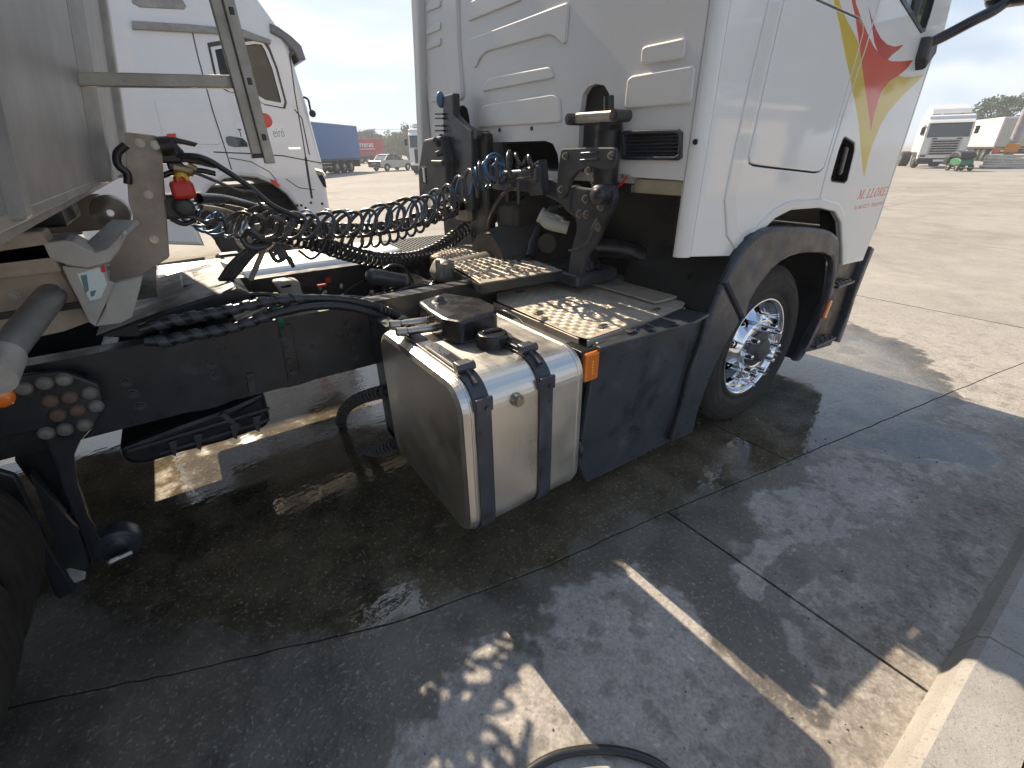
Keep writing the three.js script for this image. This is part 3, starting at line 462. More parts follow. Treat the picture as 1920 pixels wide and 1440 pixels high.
// ---- front mudguard, step well, bumper end, side marker
{
  const outl = [[1262, 829], [1281, 765], [1298, 700], [1318, 645], [1334, 590], [1357, 533], [1371, 505], [1384, 480], [1396, 463], [1412, 446], [1432, 432], [1450, 426], [1470, 424], [1495, 424], [1520, 426], [1545, 429], [1560, 434], [1571, 444], [1574, 458], [1572, 480], [1568, 515], [1563, 547], [1551, 580], [1537, 613], [1520, 645], [1500, 677]];
  const inn = [[1300, 812], [1309, 775], [1325, 728], [1340, 690], [1357, 655], [1372, 628], [1389, 600], [1405, 566], [1418, 543], [1433, 523], [1446, 506], [1462, 492], [1480, 482], [1500, 476], [1520, 474], [1545, 475], [1557, 482], [1561, 492], [1560, 512], [1556, 540], [1549, 570], [1536, 606], [1521, 640], [1493, 678]];
  const Zg = -1.15, O = polyZ(outl, Zg), I = polyZ(inn, Zg);
  const n = 5;                                          // the guard is two pieces: a lower rear one and the arch
  mesh('mudguard_leg', pz([...O.slice(0, n + 1), ...rev(I.slice(0, n + 2))], Zg - 0.035, Zg, { b: 0.014 }), M.plastic, truck);
  mesh('mudguard_arch', pz([[O[n][0] + 0.004, O[n][1] + 0.004], ...O.slice(n + 1), ...rev(I.slice(n + 1)).map(p => p), [I[n + 1][0] + 0.004, I[n + 1][1] + 0.006]], Zg - 0.045, Zg + 0.006, { b: 0.018 }), M.plastic, truck);
  const sh = O.map(([x, y]) => [2.6 + (x - 2.6) * 0.965, 0.45 + (y - 0.45) * 0.965]);
  mesh('mudguard_shell', [pz([...O.map(([x, y]) => [x - 0.002 * (x - 2.6), y]), ...rev(sh)], -1.72, Zg - 0.03)], M.dark, truck);
  // step well below the door
  const zw = S - 0.01, P = l => polyZ(l, zw);
  mesh('step_panel', pz(P([[1574, 498], [1616, 489], [1634, 462], [1622, 500], [1607, 533], [1600, 548], [1598, 560], [1586, 598], [1577, 625], [1566, 650], [1540, 658], [1516, 664], [1527, 642], [1541, 612], [1556, 573], [1565, 545]]), zw - 0.05, zw - 0.028, { b: 0.006 }), M.dark, truck);
  mesh('bumper_end', pz(P([[1600, 546], [1632, 462], [1637, 466], [1622, 503], [1608, 540], [1601, 558], [1588, 600], [1572, 642], [1566, 640], [1584, 596]]), zw - 0.06, zw + 0.012, { b: 0.01 }), M.plastic, truck);
  mesh('bumper', span(3.66, 3.86, 0.22, 0.80, -3.4, -1.28, 0.04), M.plastic, truck);
  for (const [l, y] of [[[[1568, 521], [1574, 512], [1594, 527], [1588, 536]], 0.70], [[[1521, 652], [1532, 622], [1561, 628], [1545, 648]], 0.30]]) {
    const q = l.map(([u, v]) => onZ(u, v, zw)); const xs = q.map(p => p.x), x0 = Math.min(...xs), x1 = Math.max(...xs);
    const st = mesh('step_tread', span(x0, x1, y - 0.02, y, S - 0.12, S + 0.02, 0.006), M.plastic, truck);
    const bars = []; for (let i = 0; i < 9; i++) bars.push(box(0.005, 0.006, 0.12, [x0 + 0.02 + (x1 - x0 - 0.04) * i / 8, y + 0.003, S - 0.05], 0, [0, i % 2 ? 0.5 : -0.5, 0])); mesh('tread_bar', bars, M.steel, st);
  }
  const lp = onZ(1550, 580, Zg + 0.01); mesh('side_marker', box(0.035, 0.115, 0.02, [lp.x, lp.y, Zg + 0.012], 0.008, [0, 0, -0.18]), M.amber, truck);
}
// ---- underneath: rails, cross members, engine mass
const railN = -2.03, railF = -2.80;
{
  const ch = (z, s, y0, y1) => [span(-2.4, 3.3, y0, y1, z, z + s * 0.009), span(-2.4, 3.3, y1 - 0.009, y1, z + s * 0.009, z + s * 0.078), span(-2.4, 3.3, y0, y0 + 0.009, z + s * 0.009, z + s * 0.078)];
  const r1 = mesh('frame_rail', ch(railN, -1, 0.597, 0.893), M.frame, truck), r2 = mesh('frame_rail', ch(railF, 1, 0.62, 0.925), M.frame, truck);
  mesh('rail_cap', [span(-2.4, 1.2, 0.8945, 0.900, railN - 0.085, railN + 0.004)], M.frame, truck);
  for (const x of [-1.2, -0.35, 0.42, 1.08]) mesh('cross_member', [span(x - 0.035, x + 0.035, 0.66, 0.84, railF + 0.012, railN - 0.012, 0.012), span(x - 0.07, x + 0.07, 0.64, 0.86, railN - 0.02, railN - 0.011), span(x - 0.07, x + 0.07, 0.64, 0.86, railF + 0.011, railF + 0.02)], M.frame, truck);
  for (const [u, v] of [[237, 716], [250, 738], [398, 683], [405, 704], [530, 632], [535, 653], [540, 675], [548, 697], [650, 607], [655, 628], [662, 649], [667, 670], [262, 761], [469, 712]])
    mesh('bolt', hexbolt(onZ(u, v, railN + 0.0005), 'z', 0.013, 0.013), M.cast, truck);
  for (const [u, v] of [[155, 703], [585, 650]]) { const p = onZ(u, v, railN); mesh('rail_hole', rod(V(p.x, p.y, railN + 0.0015), V(p.x, p.y, railN - 0.001), 0.013, 0.013, 16), M.black, truck); }
  mesh('bolt_plate', pz(polyZ([[522, 612], [545, 606], [562, 705], [540, 712]], railN), railN + 0.0005, railN + 0.009, { b: 0.002 }), M.frame, truck);
  mesh('bracket', [pz(polyZ([[462, 704], [475, 702], [482, 736], [468, 738]], railN + 0.02), railN, railN + 0.012, { b: 0.002 })], M.cast, truck);
  // engine and gearbox seen through the gap under the cab
  mesh('gearbox', [rod(V(1.50, 0.88, -2.42), V(2.15, 0.92, -2.42), 0.19, 0.29, 24), rod(V(2.15, 0.92, -2.42), V(2.3, 0.95, -2.42), 0.33, 0.33, 28), rod(V(1.55, 0.88, -2.22), V(1.78, 0.88, -2.22), 0.08, 0.08, 20), rod(V(1.2, 0.84, -2.42), V(1.5, 0.86, -2.42), 0.10, 0.10, 20), box(0.3, 0.16, 0.22, [1.8, 1.14, -2.45], 0.04), rod(V(1.78, 1.02, -2.16), V(1.72, 1.02, -2.12), 0.055, 0.055, 20), rod(V(1.60, 0.99, -2.60), V(1.8, 0.99, -2.62), 0.07, 0.06, 16)], M.engine, truck);
  mesh('engine_block', [box(1.3, 0.55, 0.6, [2.95, 1.0, -2.42], 0.05), box(0.5, 0.3, 0.25, [2.5, 1.12, -2.05], 0.05), box(0.4, 0.35, 0.2, [2.45, 1.08, -2.82], 0.05)], M.dark, truck);
  mesh('propeller_shaft', rod(V(-2.2, 0.55, -2.42), V(1.25, 0.80, -2.42), 0.055, 0.055, 20), M.frame, truck);
  mesh('air_duct', [hose([V(1.70, 1.13, -1.92), V(1.62, 1.16, -2.0), V(1.62, 1.19, -2.03)], 0.034, 10, 16), rod(V(1.63, 1.175, -2.02), V(1.69, 1.145, -1.96), 0.037, 0.037, 18), rod(V(1.605, 1.195, -2.045), V(1.615, 1.188, -2.035), 0.040, 0.040, 18)], std([0.42, 0.42, 0.37], 0.55), truck);
  mesh('engine_pipes', [hose([V(1.62, 0.95, -2.15), V(1.7, 1.05, -2.2), V(1.85, 1.2, -2.2), V(2.0, 1.2, -2.0)], 0.03, 24, 10), hose([V(1.75, 0.9, -1.75), V(1.85, 1.0, -1.9), V(2.0, 1.0, -1.75), V(2.1, 0.9, -1.5)], 0.05, 24, 12), hose([V(1.6, 1.0, -2.75), V(1.75, 1.1, -2.7), V(1.9, 1.25, -2.6)], 0.022, 20, 8)], M.rubber, truck);
  for (const q of [span(2.05, 2.07, 0.55, 1.35, -2.0, -1.30), span(1.74, 1.76, 0.45, 1.30, -3.45, -2.88), py([[2.0, -1.25], [2.15, -1.25], [2.15, -1.95], [2.0, -1.95]], 0.80, 0.82)]) mesh('splash_panel', q, M.dark, truck);
  mesh('far_air_tank', [rod(V(-1.6, 0.545, -2.89), V(0.02, 0.545, -2.89), 0.15, 0.15, 28)], M.dark, truck);
  mesh('far_tool_box', [span(-1.35, -0.47, 0.18, 0.92, -3.55, -3.05, 0.02)], M.dark, truck);
  mesh('far_step_box', [span(1.45, 2.1, 0.40, 0.76, -4.15 + 0.65, -2.9, 0.02)], M.dark, truck);
}
// ---- cab suspension: near bracket with strut, cross beam, far bracket
{
  const XB = 1.585, O = l => polyX(l.map(([u, v]) => [760 + u / 4, 160 + v / 4]), XB);
  const up = mesh('suspension_bracket', [px(O([[1165, 486], [1180, 472], [1400, 464], [1560, 464], [1580, 480], [1580, 560], [1556, 636], [1480, 640], [1380, 612], [1300, 640], [1262, 680], [1236, 720], [1215, 800], [1190, 845], [1165, 850], [1140, 835], [1132, 800], [1140, 640]]), XB, XB + 0.022, { b: 0.006, rc: 0.02 })], M.plastic, truck);
  mesh('ridge', [barAB(onX(1090, 288, XB - 0.004), onX(1120, 286, XB - 0.004), 0.014, 0.010, 0.004), barAB(onX(1088, 301, XB - 0.004), onX(1122, 298, XB - 0.004), 0.014, 0.010, 0.004)], M.plastic, up);
  for (const [u, v] of [[1205, 530], [1548, 525], [1170, 780], [1375, 640]]) { const p = O([[u, v]])[0]; mesh('bolt', hexbolt(V(XB, p[1], p[0]), '-x', 0.012, 0.012), M.steel, up); }
  mesh('suspension_arm', [px(O([[1236, 745], [1262, 765], [1330, 776], [1420, 772], [1475, 766], [1520, 790], [1540, 830], [1530, 900], [1480, 1000], [1440, 1090], [1395, 1180], [1320, 1290], [1285, 1450], [1190, 1460], [1200, 1330], [1225, 1190], [1255, 1090], [1248, 1000], [1190, 960], [1120, 870], [1050, 825], [930, 800], [930, 735], [1030, 725], [1120, 745], [1170, 790]]), XB + 0.024, XB + 0.058, { b: 0.008, rc: 0.02 }), span(1.60, 1.9, 0.86, 0.93, -2.06, -1.72, 0.02)], M.plastic, truck);
  for (const [u, v] of [[1280, 968], [1333, 970], [1440, 912], [1418, 1068], [1325, 855]]) { const p = O([[u, v]])[0]; mesh('bolt', hexbolt(V(XB + 0.024, p[1], p[0]), '-x', 0.014, 0.012), M.steel, truck); }
  const pv = O([[1462, 820]])[0]; mesh('pivot_bush', [lathe([[0.001, 0.05], [0.02, 0.05], [0.022, 0.042], [0.034, 0.040], [0.042, 0.030], [0.044, 0.0], [0.044, -0.06]], [0, 0, 0], 'z', 28).rotateY(-Math.PI / 2).translate(XB + 0.01, pv[1], pv[0])], M.plastic, truck);
  const tp = O([[1440, 240]])[0], bt = O([[1440, 470]])[0];
  mesh('strut', [rod(V(1.655, 1.27, tp[0]), V(1.655, tp[1] - 0.01, tp[0]), 0.058, 0.058, 28), rod(V(1.655, 1.36, tp[0]), V(1.655, 1.37, tp[0]), 0.064, 0.064, 28), rod(V(1.655, tp[1] - 0.05, tp[0]), V(1.655, tp[1], tp[0]), 0.064, 0.05, 28), rod(V(1.655, tp[1] - 0.02, tp[0] ), V(1.655, tp[1] + 0.08, tp[0] - 0.01), 0.022, 0.022, 16)], M.dark, truck);
  const a = O([[1235, 255]])[0], b = O([[1575, 225]])[0];
  const tb = mesh('strut_top_bar', [barAB(V(1.615, a[1] + 0.004, a[0] - 0.03 + 0.05), V(1.615, b[1], b[0] - 0.02), 0.05, 0.042, 0.012)], M.galv, truck);
  for (const q of [a, b]) mesh('bar_end', [rod(V(1.575, q[1], q[0]), V(1.66, q[1], q[0]), 0.024, 0.024, 18), rod(V(1.565, q[1], q[0]), V(1.576, q[1], q[0]), 0.014, 0.014, 6)], M.cast, tb);
  mesh('cross_beam', [px([[-1.80, 1.33], [-1.80, 1.24], [-2.02, 1.30], [-2.45, 1.30], [-2.9, 1.30], [-2.9, 1.37], [-2.2, 1.375], [-1.95, 1.37]], 1.60, 1.66, { b: 0.006 })], M.plastic, truck);
  mesh('far_bracket', [px([[-2.78, 1.60], [-2.56, 1.60], [-2.56, 0.92], [-2.80, 0.92]], 1.605, 1.66, { b: 0.01, rc: 0.03 }), rod(V(1.66, 1.2, -2.9), V(1.66, 1.62, -2.9), 0.055, 0.055, 20)], M.dark, truck);
  mesh('far_bar', [barAB(V(1.62, 1.60, -2.98), V(1.62, 1.59, -2.62), 0.05, 0.04, 0.012), rod(V(1.57, 1.59, -2.62), V(1.66, 1.59, -2.62), 0.024, 0.024, 16)], M.cast, truck);
  // valve column on the far bracket, with blue caps and comb of fins
  const XV = 1.56, Q = l => polyX(l, XV);
  const col = mesh('valve_column', [px(Q([[829, 180], [849, 174], [850, 215], [868, 232], [884, 244], [886, 395], [846, 398], [832, 300]]), XV, XV + 0.05, { b: 0.008, rc: 0.012 })], M.plastic, truck);
  for (const [v] of [[214], [222], [236], [245]]) { const p = onX(836, v, XV), q = onX(822, v, XV); mesh('fin', barAB(p, q, 0.05, 0.009), M.black, col); }
  for (const [u, v] of [[826, 187], [828, 266]]) { const p = onX(u, v, XV); mesh('blue_cap', [place(new THREE.SphereGeometry(1, 16, 12).scale(0.028, 0.046, 0.022), [XV, p.y, p.z])], std([0.10, 0.19, 0.33], 0.45), col); }
  mesh('valve_block', [px(Q([[808, 262], [840, 255], [850, 300], [852, 360], [800, 372], [798, 320]]), XV - 0.06, XV + 0.01, { b: 0.012, rc: 0.012 }), rod(onX(822, 270, XV - 0.06), onX(816, 262, XV - 0.1), 0.02, 0.016, 12), rod(onX(830, 285, XV - 0.06), onX(818, 290, XV - 0.1), 0.018, 0.018, 12), box(0.1, 0.03, 0.16, [XV - 0.03, 1.44, -2.98], 0.01)], M.cast, truck);
  mesh('work_lamp', [box(0.07, 0.11, 0.09, [XV - 0.03, 1.36, -3.22], 0.012)], M.black, truck); mesh('work_lamp_lens', [box(0.006, 0.09, 0.03, [XV - 0.068, 1.36, -3.20], 0.002)], M.whiteLens, truck);
  mesh('far_body_edge', px(O([[178, 690], [205, 690], [215, 900], [200, 860]].map(p => p)), XB + 0.1, XB + 0.12), M.wallWhite, truck);
  // air fittings on the cross beam where the coils end
  const e = onX(1000, 312, 1.50);
  mesh('air_fitting', [rod(onX(948, 326, 1.50), onX(988, 324, 1.50), 0.018, 0.018, 14), rod(onX(985, 325, 1.50), onX(1000, 322, 1.50), 0.028, 0.028, 16), box(0.05, 0.075, 0.06, [1.515, e.y - 0.035, e.z - 0.01], 0.012), rod(e.clone().add(V(0, -0.02, 0)), e.clone().add(V(-0.01, 0.04, -0.03)), 0.013, 0.012, 12), box(0.06, 0.05, 0.13, [1.53, 1.345, -2.16], 0.012), rod(V(1.52, 1.33, -2.12), V(1.52, 1.25, -2.12), 0.012, 0.008, 10)], M.hoseGrey, truck);
  mesh('beam_bracket', [px([[-2.06, 1.43], [-1.98, 1.46], [-1.95, 1.30], [-2.06, 1.29]], 1.545, 1.60, { b: 0.006 })], M.plastic, truck);
  mesh('fluid_box', box(0.12, 0.13, 0.16, [1.62, 1.155, -2.84], 0.012), M.beige, truck);
  mesh('striped_cable', [hose([V(1.50, 1.335, -2.13), V(1.5, 1.28, -2.25), V(1.5, 1.18, -2.36), V(1.52, 1.10, -2.43), V(1.53, 1.02, -2.43), V(1.56, 0.97, -2.40)], 0.010, 30, 8)], M.hoseGrey, truck);
  mesh('bracket_cable', [hose([[1122, 410], [1112, 425], [1108, 440], [1100, 455], [1085, 466], [1068, 470]].map(([u, v]) => onX(u, v, XB - 0.01)), 0.007, 24, 8)], M.hoseGrey, truck);
  mesh('loose_wire', [hose([[1130, 325], [1140, 342], [1152, 352], [1165, 345], [1175, 332]].map(([u, v]) => onX(u, v, 1.68)), 0.006, 20, 6)], M.red, truck);
}
// ---- fuel tank with straps, cap and valve cover
{
  const tk = new THREE.Group(); tk.name = 'fuel_tank'; truck.add(tk);
  const sec = (o = 0) => [[-1.785 - o, 0.25 - o], [-1.078 + o, 0.25 - o], [-1.078 + o, 0.868 + o], [-1.785 - o, 0.868 + o]];
  const roundRect = (o, r) => { const [z0, y0, z1, y1] = [-1.785 - o, 0.25 - o, -1.078 + o, 0.868 + o], q = []; for (const [cz, cy, a0] of [[z1 - r, y0 + r, -90], [z1 - r, y1 - r, 0], [z0 + r, y1 - r, 90], [z0 + r, y0 + r, 180]]) for (let i = 0; i <= 10; i++) { const a = rad(a0 + i * 9); q.push([cz + r * Math.cos(a), cy + r * Math.sin(a)]); } return q; };
  mesh('tank_body', [px(roundRect(0, 0.105), 0.553, 1.068, { b: 0.026 }), px(roundRect(0.003, 0.108), 0.583, 0.590, { b: 0.002 }), px(roundRect(0.003, 0.108), 1.030, 1.037, { b: 0.002 })], M.alu, tk);
  for (const [x0, x1] of [[0.598, 0.655], [0.850, 0.907]]) {
    const st = mesh('strap', px(roundRect(0.009, 0.112), x0, x1, { b: 0.0015, holes: [roundRect(0.0045, 0.107)] }), M.plastic, tk);
    const xm = (x0 + x1) / 2, yb = 0.882;
    mesh('buckle', [box(0.05, 0.010, 0.22, [xm, yb + 0.004, -1.31], 0.003), box(0.058, 0.030, 0.045, [xm, yb + 0.008, -1.185], 0.008), rod(V(xm - 0.033, yb + 0.008, -1.175), V(xm + 0.033, yb + 0.008, -1.175), 0.015, 0.015, 16), rod(V(xm, yb + 0.004, -1.18), V(xm, yb - 0.025, -1.105), 0.009, 0.009, 12), box(0.062, 0.05, 0.012, [xm, 0.80, -1.066], 0.004), rod(V(xm + 0.006, 0.79, -1.062), V(xm + 0.006, 0.79, -1.052), 0.008, 0.008, 10)], M.plastic, st);
    mesh('slot', [span(xm - 0.014, xm + 0.014, yb + 0.006, yb + 0.0115, -1.29, -1.225)], M.black, st);
    const drops = []; const r = rng(11 + x0 * 100); for (let i = 0; i < 8; i++) drops.push(place(new THREE.SphereGeometry(1, 8, 5).scale(0.003, 0.0018, 0.003), [xm + (r() - 0.5) * 0.03, yb + 0.010, -1.40 + r() * 0.12])); mesh('water_drops', drops, M.glassDark, st, { kind: 'stuff' });
  }
  mesh('filler_cap', [lathe([[0.001, 0.050], [0.048, 0.050], [0.054, 0.047], [0.058, 0.040], [0.060, 0.0], [0.05, -0.01]], [0.828, 0.868, -1.325], 'y', 36), barAB(V(0.79, 0.922, -1.33), V(0.866, 0.922, -1.32), 0.012, 0.012, 0.004)], M.black, tk);
  { const sp = onZ(968, 749, -1.077); mesh('drain_plug', [rod(V(sp.x, sp.y, -1.08), V(sp.x, sp.y, -1.062), 0.024, 0.022, 24), rod(V(sp.x, sp.y, -1.062), V(sp.x, sp.y, -1.052), 0.017, 0.016, 6)], M.steel, tk); }
  mesh('tank_foot', [span(0.60, 0.66, 0.22, 0.26, -2.0, -1.2), span(0.85, 0.91, 0.22, 0.26, -2.0, -1.2), span(0.60, 0.66, 0.22, 0.85, -2.02, -1.80), span(0.85, 0.91, 0.22, 0.85, -2.02, -1.80)], M.frame, tk);
  // black valve cover on top, two chrome couplings and the level sender dome
  const cov = mesh('valve_cover', [py([[0.724, -1.727], [0.871, -1.774], [0.951, -1.607], [0.945, -1.47], [0.906, -1.416], [0.734, -1.387], [0.700, -1.46], [0.706, -1.60]], 0.866, 0.958, { b: 0.012, rc: 0.02 })], M.black, truck);
  mesh('sender_dome', [lathe([[0.034, 0.0], [0.030, 0.004], [0.022, 0.004], [0.018, 0.020], [0.001, 0.026]], [0.79, 0.958, -1.66], 'y', 24)], M.cast, cov);
  for (const [z, y] of [[-1.60, 0.912], [-1.54, 0.900]]) mesh('coupling', [rod(V(0.705, y, z), V(0.595, y + 0.006, z - 0.01), 0.016, 0.016, 6), rod(V(0.592, y + 0.006, z - 0.01), V(0.555, y + 0.01, z - 0.016), 0.018, 0.018, 6), rod(V(0.62, y + 0.004, z - 0.006), V(0.60, y + 0.005, z - 0.008), 0.012, 0.012, 12)], M.steel, cov);
}
// ---- box beside the tank, its side skirt, tread plate, amber lamp
function treadPlate(parent, poly, y, name, big) {
  const p = mesh(name, py(poly, y - 0.004, y, { b: 0.0015, rc: 0.02 }), M.tread, parent);
  const inside = (x, z) => { let s = false; for (let k = 0, l = poly.length - 1; k < poly.length; l = k++) if ((poly[k][1] > z) !== (poly[l][1] > z) && x < (poly[l][0] - poly[k][0]) * (z - poly[k][1]) / (poly[l][1] - poly[k][1]) + poly[k][0]) s = !s; return s; };
  const xs = poly.map(q => q[0]), zs = poly.map(q => q[1]), c = 0.031, lug = []; const ca = Math.cos(0.10), sa = Math.sin(0.10);
  for (let i = -40; i < 40; i++) for (let j = -40; j < 40; j++) {
    const h = (i + j) & 1;
    for (let k = -2; k <= 2; k++) {
      const ox = h ? k * 0.0058 : 0, oz = h ? 0 : k * 0.0058, x = 1.5 + (i * c + ox) * ca - (j * c + oz) * sa, z = -1.6 + (i * c + ox) * sa + (j * c + oz) * ca;
      if (x < Math.min(...xs) || x > Math.max(...xs) || !inside(x, z) || !inside(x - 0.016, z - 0.016) || !inside(x + 0.016, z + 0.016) || !inside(x + 0.016, z - 0.016) || !inside(x - 0.016, z + 0.016)) continue;
      const g = new THREE.CylinderGeometry(0.0010, 0.0026, 0.0013, 5, 1).scale(h ? 0.8 : 4.2, 1, h ? 4.2 : 0.8); g.rotateY(-0.10); lug.push(g.translate(x, y + 0.00064, z));
    }
  }
  mesh('tread_pattern', lug, M.tread, p, { kind: 'stuff' });
  return p;
}
{
  const PY = 0.826;
  const plate = treadPlate(truck, [[1.222, -1.90], [1.30, -2.02], [1.42, -2.03], [1.47, -2.075], [1.66, -2.09], [2.00, -1.79], [2.03, -1.60], [1.93, -1.30], [1.86, -1.262], [1.22, -1.232], [1.205, -1.30]], PY, 'tread_plate');
  mesh('plate_edge', [barAB(V(1.203, PY - 0.022, -1.27), V(1.203, PY - 0.022, -1.90), 0.008, 0.034, 0.002), barAB(V(1.215, PY - 0.02, -1.231), V(1.88, PY - 0.02, -1.262), 0.006, 0.03, 0.002)], M.tread, plate);
  for (const [u, v] of [[1010, 588], [1018, 600], [1130, 613], [1230, 583], [975, 548], [1183, 622]]) { const p = onY(u, v, PY); mesh('plate_clip', [box(0.05, 0.010, 0.022, [p.x, PY + 0.005, p.z], 0.003, [0, 0.2, 0]), rod(V(p.x, PY + 0.008, p.z), V(p.x, PY + 0.013, p.z), 0.008, 0.008, 6)], M.steel, plate); }
  mesh('side_box', [span(1.128, 1.98, 0.20, 0.79, -1.98, -1.26, 0.02)], M.engine, truck);
  // skirt: leaning panel with folded top and a chamfered lower corner
  const sk = polyZ([[1117, 650], [1333, 592], [1328, 606], [1316, 650], [1300, 700], [1281, 760], [1262, 826], [1100, 906], [1085, 872], [1092, 820], [1112, 690]], S);
  const skirt = mesh('side_skirt', [pz(sk, S - 0.03, S, { b: 0.008 }), py(polyY([[1117, 648], [1278, 577], [1330, 588], [1300, 604], [1125, 652]], 0.822), 0.806, 0.822, { b: 0.004 }), barAB(V(1.23, 0.80, S - 0.006), V(1.98, 0.785, S - 0.006), 0.03, 0.04, 0.012)], M.plastic, truck);
  mesh('skirt_seam', [barAB(onZ(1300, 640, S), onZ(1268, 800, S), 0.007, 0.006), barAB(onZ(1294, 640, S), onZ(1258, 800, S), 0.004, 0.004)], M.plastic, skirt);
  mesh('folded_plate', [pz([[1.78, 0.835], [2.06, 0.83], [2.10, 0.81], [2.12, 0.815], [2.065, 0.842], [1.78, 0.845]], -2.0, -1.36)], M.tread, truck);
  mesh('end_plate', [px([[-1.96, 0.78], [-1.26, 0.78], [-1.215, 0.72], [-1.22, 0.30], [-1.34, 0.22], [-1.96, 0.22]], 1.114, 1.128, { b: 0.003, rc: 0.02 })], M.galv, truck);
  mesh('battery_cable', [hose([V(1.17, 0.80, -1.80), V(1.14, 0.835, -1.72), V(1.15, 0.82, -1.60), V(1.13, 0.80, -1.50), V(1.12, 0.81, -1.42), V(1.13, 0.79, -1.33), V(1.14, 0.72, -1.27), V(1.145, 0.66, -1.25)], 0.006, 40, 8)], M.hoseGrey, truck);
  mesh('lower_fitting', [hose([V(1.16, 0.40, -1.24), V(1.17, 0.33, -1.18), V(1.16, 0.28, -1.22)], 0.014, 16, 8), box(0.05, 0.1, 0.06, [1.16, 0.30, -1.26], 0.01), rod(V(1.15, 0.385, -1.24), V(1.19, 0.385, -1.19), 0.008, 0.008, 8)], M.rubber, truck);
  const lamp = mesh('marker_lamp_housing', [box(0.085, 0.135, 0.022, [1.176, 0.742, -1.185], 0.006), box(0.05, 0.02, 0.12, [1.175, 0.79, -1.245], 0.004)], M.black, truck);
  mesh('amber_lens', [box(0.075, 0.122, 0.026, [1.178, 0.742, -1.168], 0.010)], M.amber, lamp);
  for (let i = 0; i < 5; i++) mesh('reflector', rod(V(1.178, 0.715 + i * 0.013, -1.156), V(1.178, 0.715 + i * 0.013, -1.1535), 0.005, 0.004, 8), M.amberIn, lamp);
}
// ---- far deck: ribbed plate, grating step, far tank
{
  const Yp = 0.93, poly = [[1.235, -2.66], [1.50, -2.93], [1.72, -2.72], [1.62, -1.86], [1.13, -1.90], [1.185, -2.16]];
  const fp = mesh('deck_plate', py(poly, Yp - 0.006, Yp, { b: 0.002 }), M.tread, truck);
  const rows = 9, lug = [];
  for (let i = 0; i < rows; i++) { const t = i / (rows - 1), a = V(1.26 + 0.24 * t, Yp, -2.64 - 0.24 * t), b = V(1.16 + 0.44 * t, Yp, -1.95 + 0.05 * t); mesh('deck_rib', barAB(a.clone().add(V(0, 0.004, 0)), b.clone().add(V(0, 0.004, 0)), 0.013, 0.009, 0.003), M.tread, fp); if (i < rows - 1) for (let k = 0; k < 15; k++) { const s = (k + 0.5) / 15, p = a.clone().lerp(b, s).add(V(0.030, 0.004, -0.02 * (1 - s))); lug.push(lathe([[0.014, -0.006], [0.011, 0.006], [0.007, 0.006], [0.006, -0.006]], [p.x, p.y, p.z], 'y', 10)); } }
  mesh('deck_studs', lug, M.tread, fp, { kind: 'stuff' });
  mesh('deck_frame', [barAB(V(1.12, 0.905, -1.885), V(1.70, 0.905, -1.845), 0.01, 0.045), barAB(V(1.235, 0.90, -2.67), V(1.13, 0.90, -1.90), 0.01, 0.04)], M.frame, truck);
  const gp = polyY([[702, 452], [842, 438], [872, 455], [758, 476]], 0.79);
  const gs = mesh('far_step', [py(gp, 0.60, 0.765, { b: 0.01 })], M.plastic, truck);
  const A = V(gp[0][0], 0.775, gp[0][1]), B = V(gp[1][0], 0.775, gp[1][1]), C = V(gp[2][0], 0.775, gp[2][1]), D = V(gp[3][0], 0.775, gp[3][1]), bars = [];
  for (let i = 0; i <= 22; i++) bars.push(barAB(A.clone().lerp(B, i / 22), D.clone().lerp(C, i / 22), 0.012, 0.02)); for (let i = 0; i <= 10; i++) bars.push(barAB(A.clone().lerp(D, i / 10), B.clone().lerp(C, i / 10), 0.010, 0.018));
  mesh('step_grating', bars, M.cast, gs, { kind: 'stuff' });
  const ft = mesh('far_tank', px(((z0, z1, y0, y1, r) => { const q = []; for (const [cz, cy, a0] of [[z1 - r, y0 + r, -90], [z1 - r, y1 - r, 0], [z0 + r, y1 - r, 90], [z0 + r, y0 + r, 180]]) for (let i = 0; i <= 8; i++) { const a = rad(a0 + i * 11.25); q.push([cz + r * Math.cos(a), cy + r * Math.sin(a)]); } return q; })(-3.52, -2.98, 0.565, 0.93, 0.09), -0.18, 1.20, { b: 0.025 }), M.alu, truck);
  for (const x of [0.18, 0.72]) mesh('far_tank_strap', [span(x, x + 0.07, 0.931, 0.939, -3.44, -3.06), span(x - 0.02, x + 0.09, 0.935, 0.955, -3.50, -3.42, 0.006)], M.plastic, ft);
}
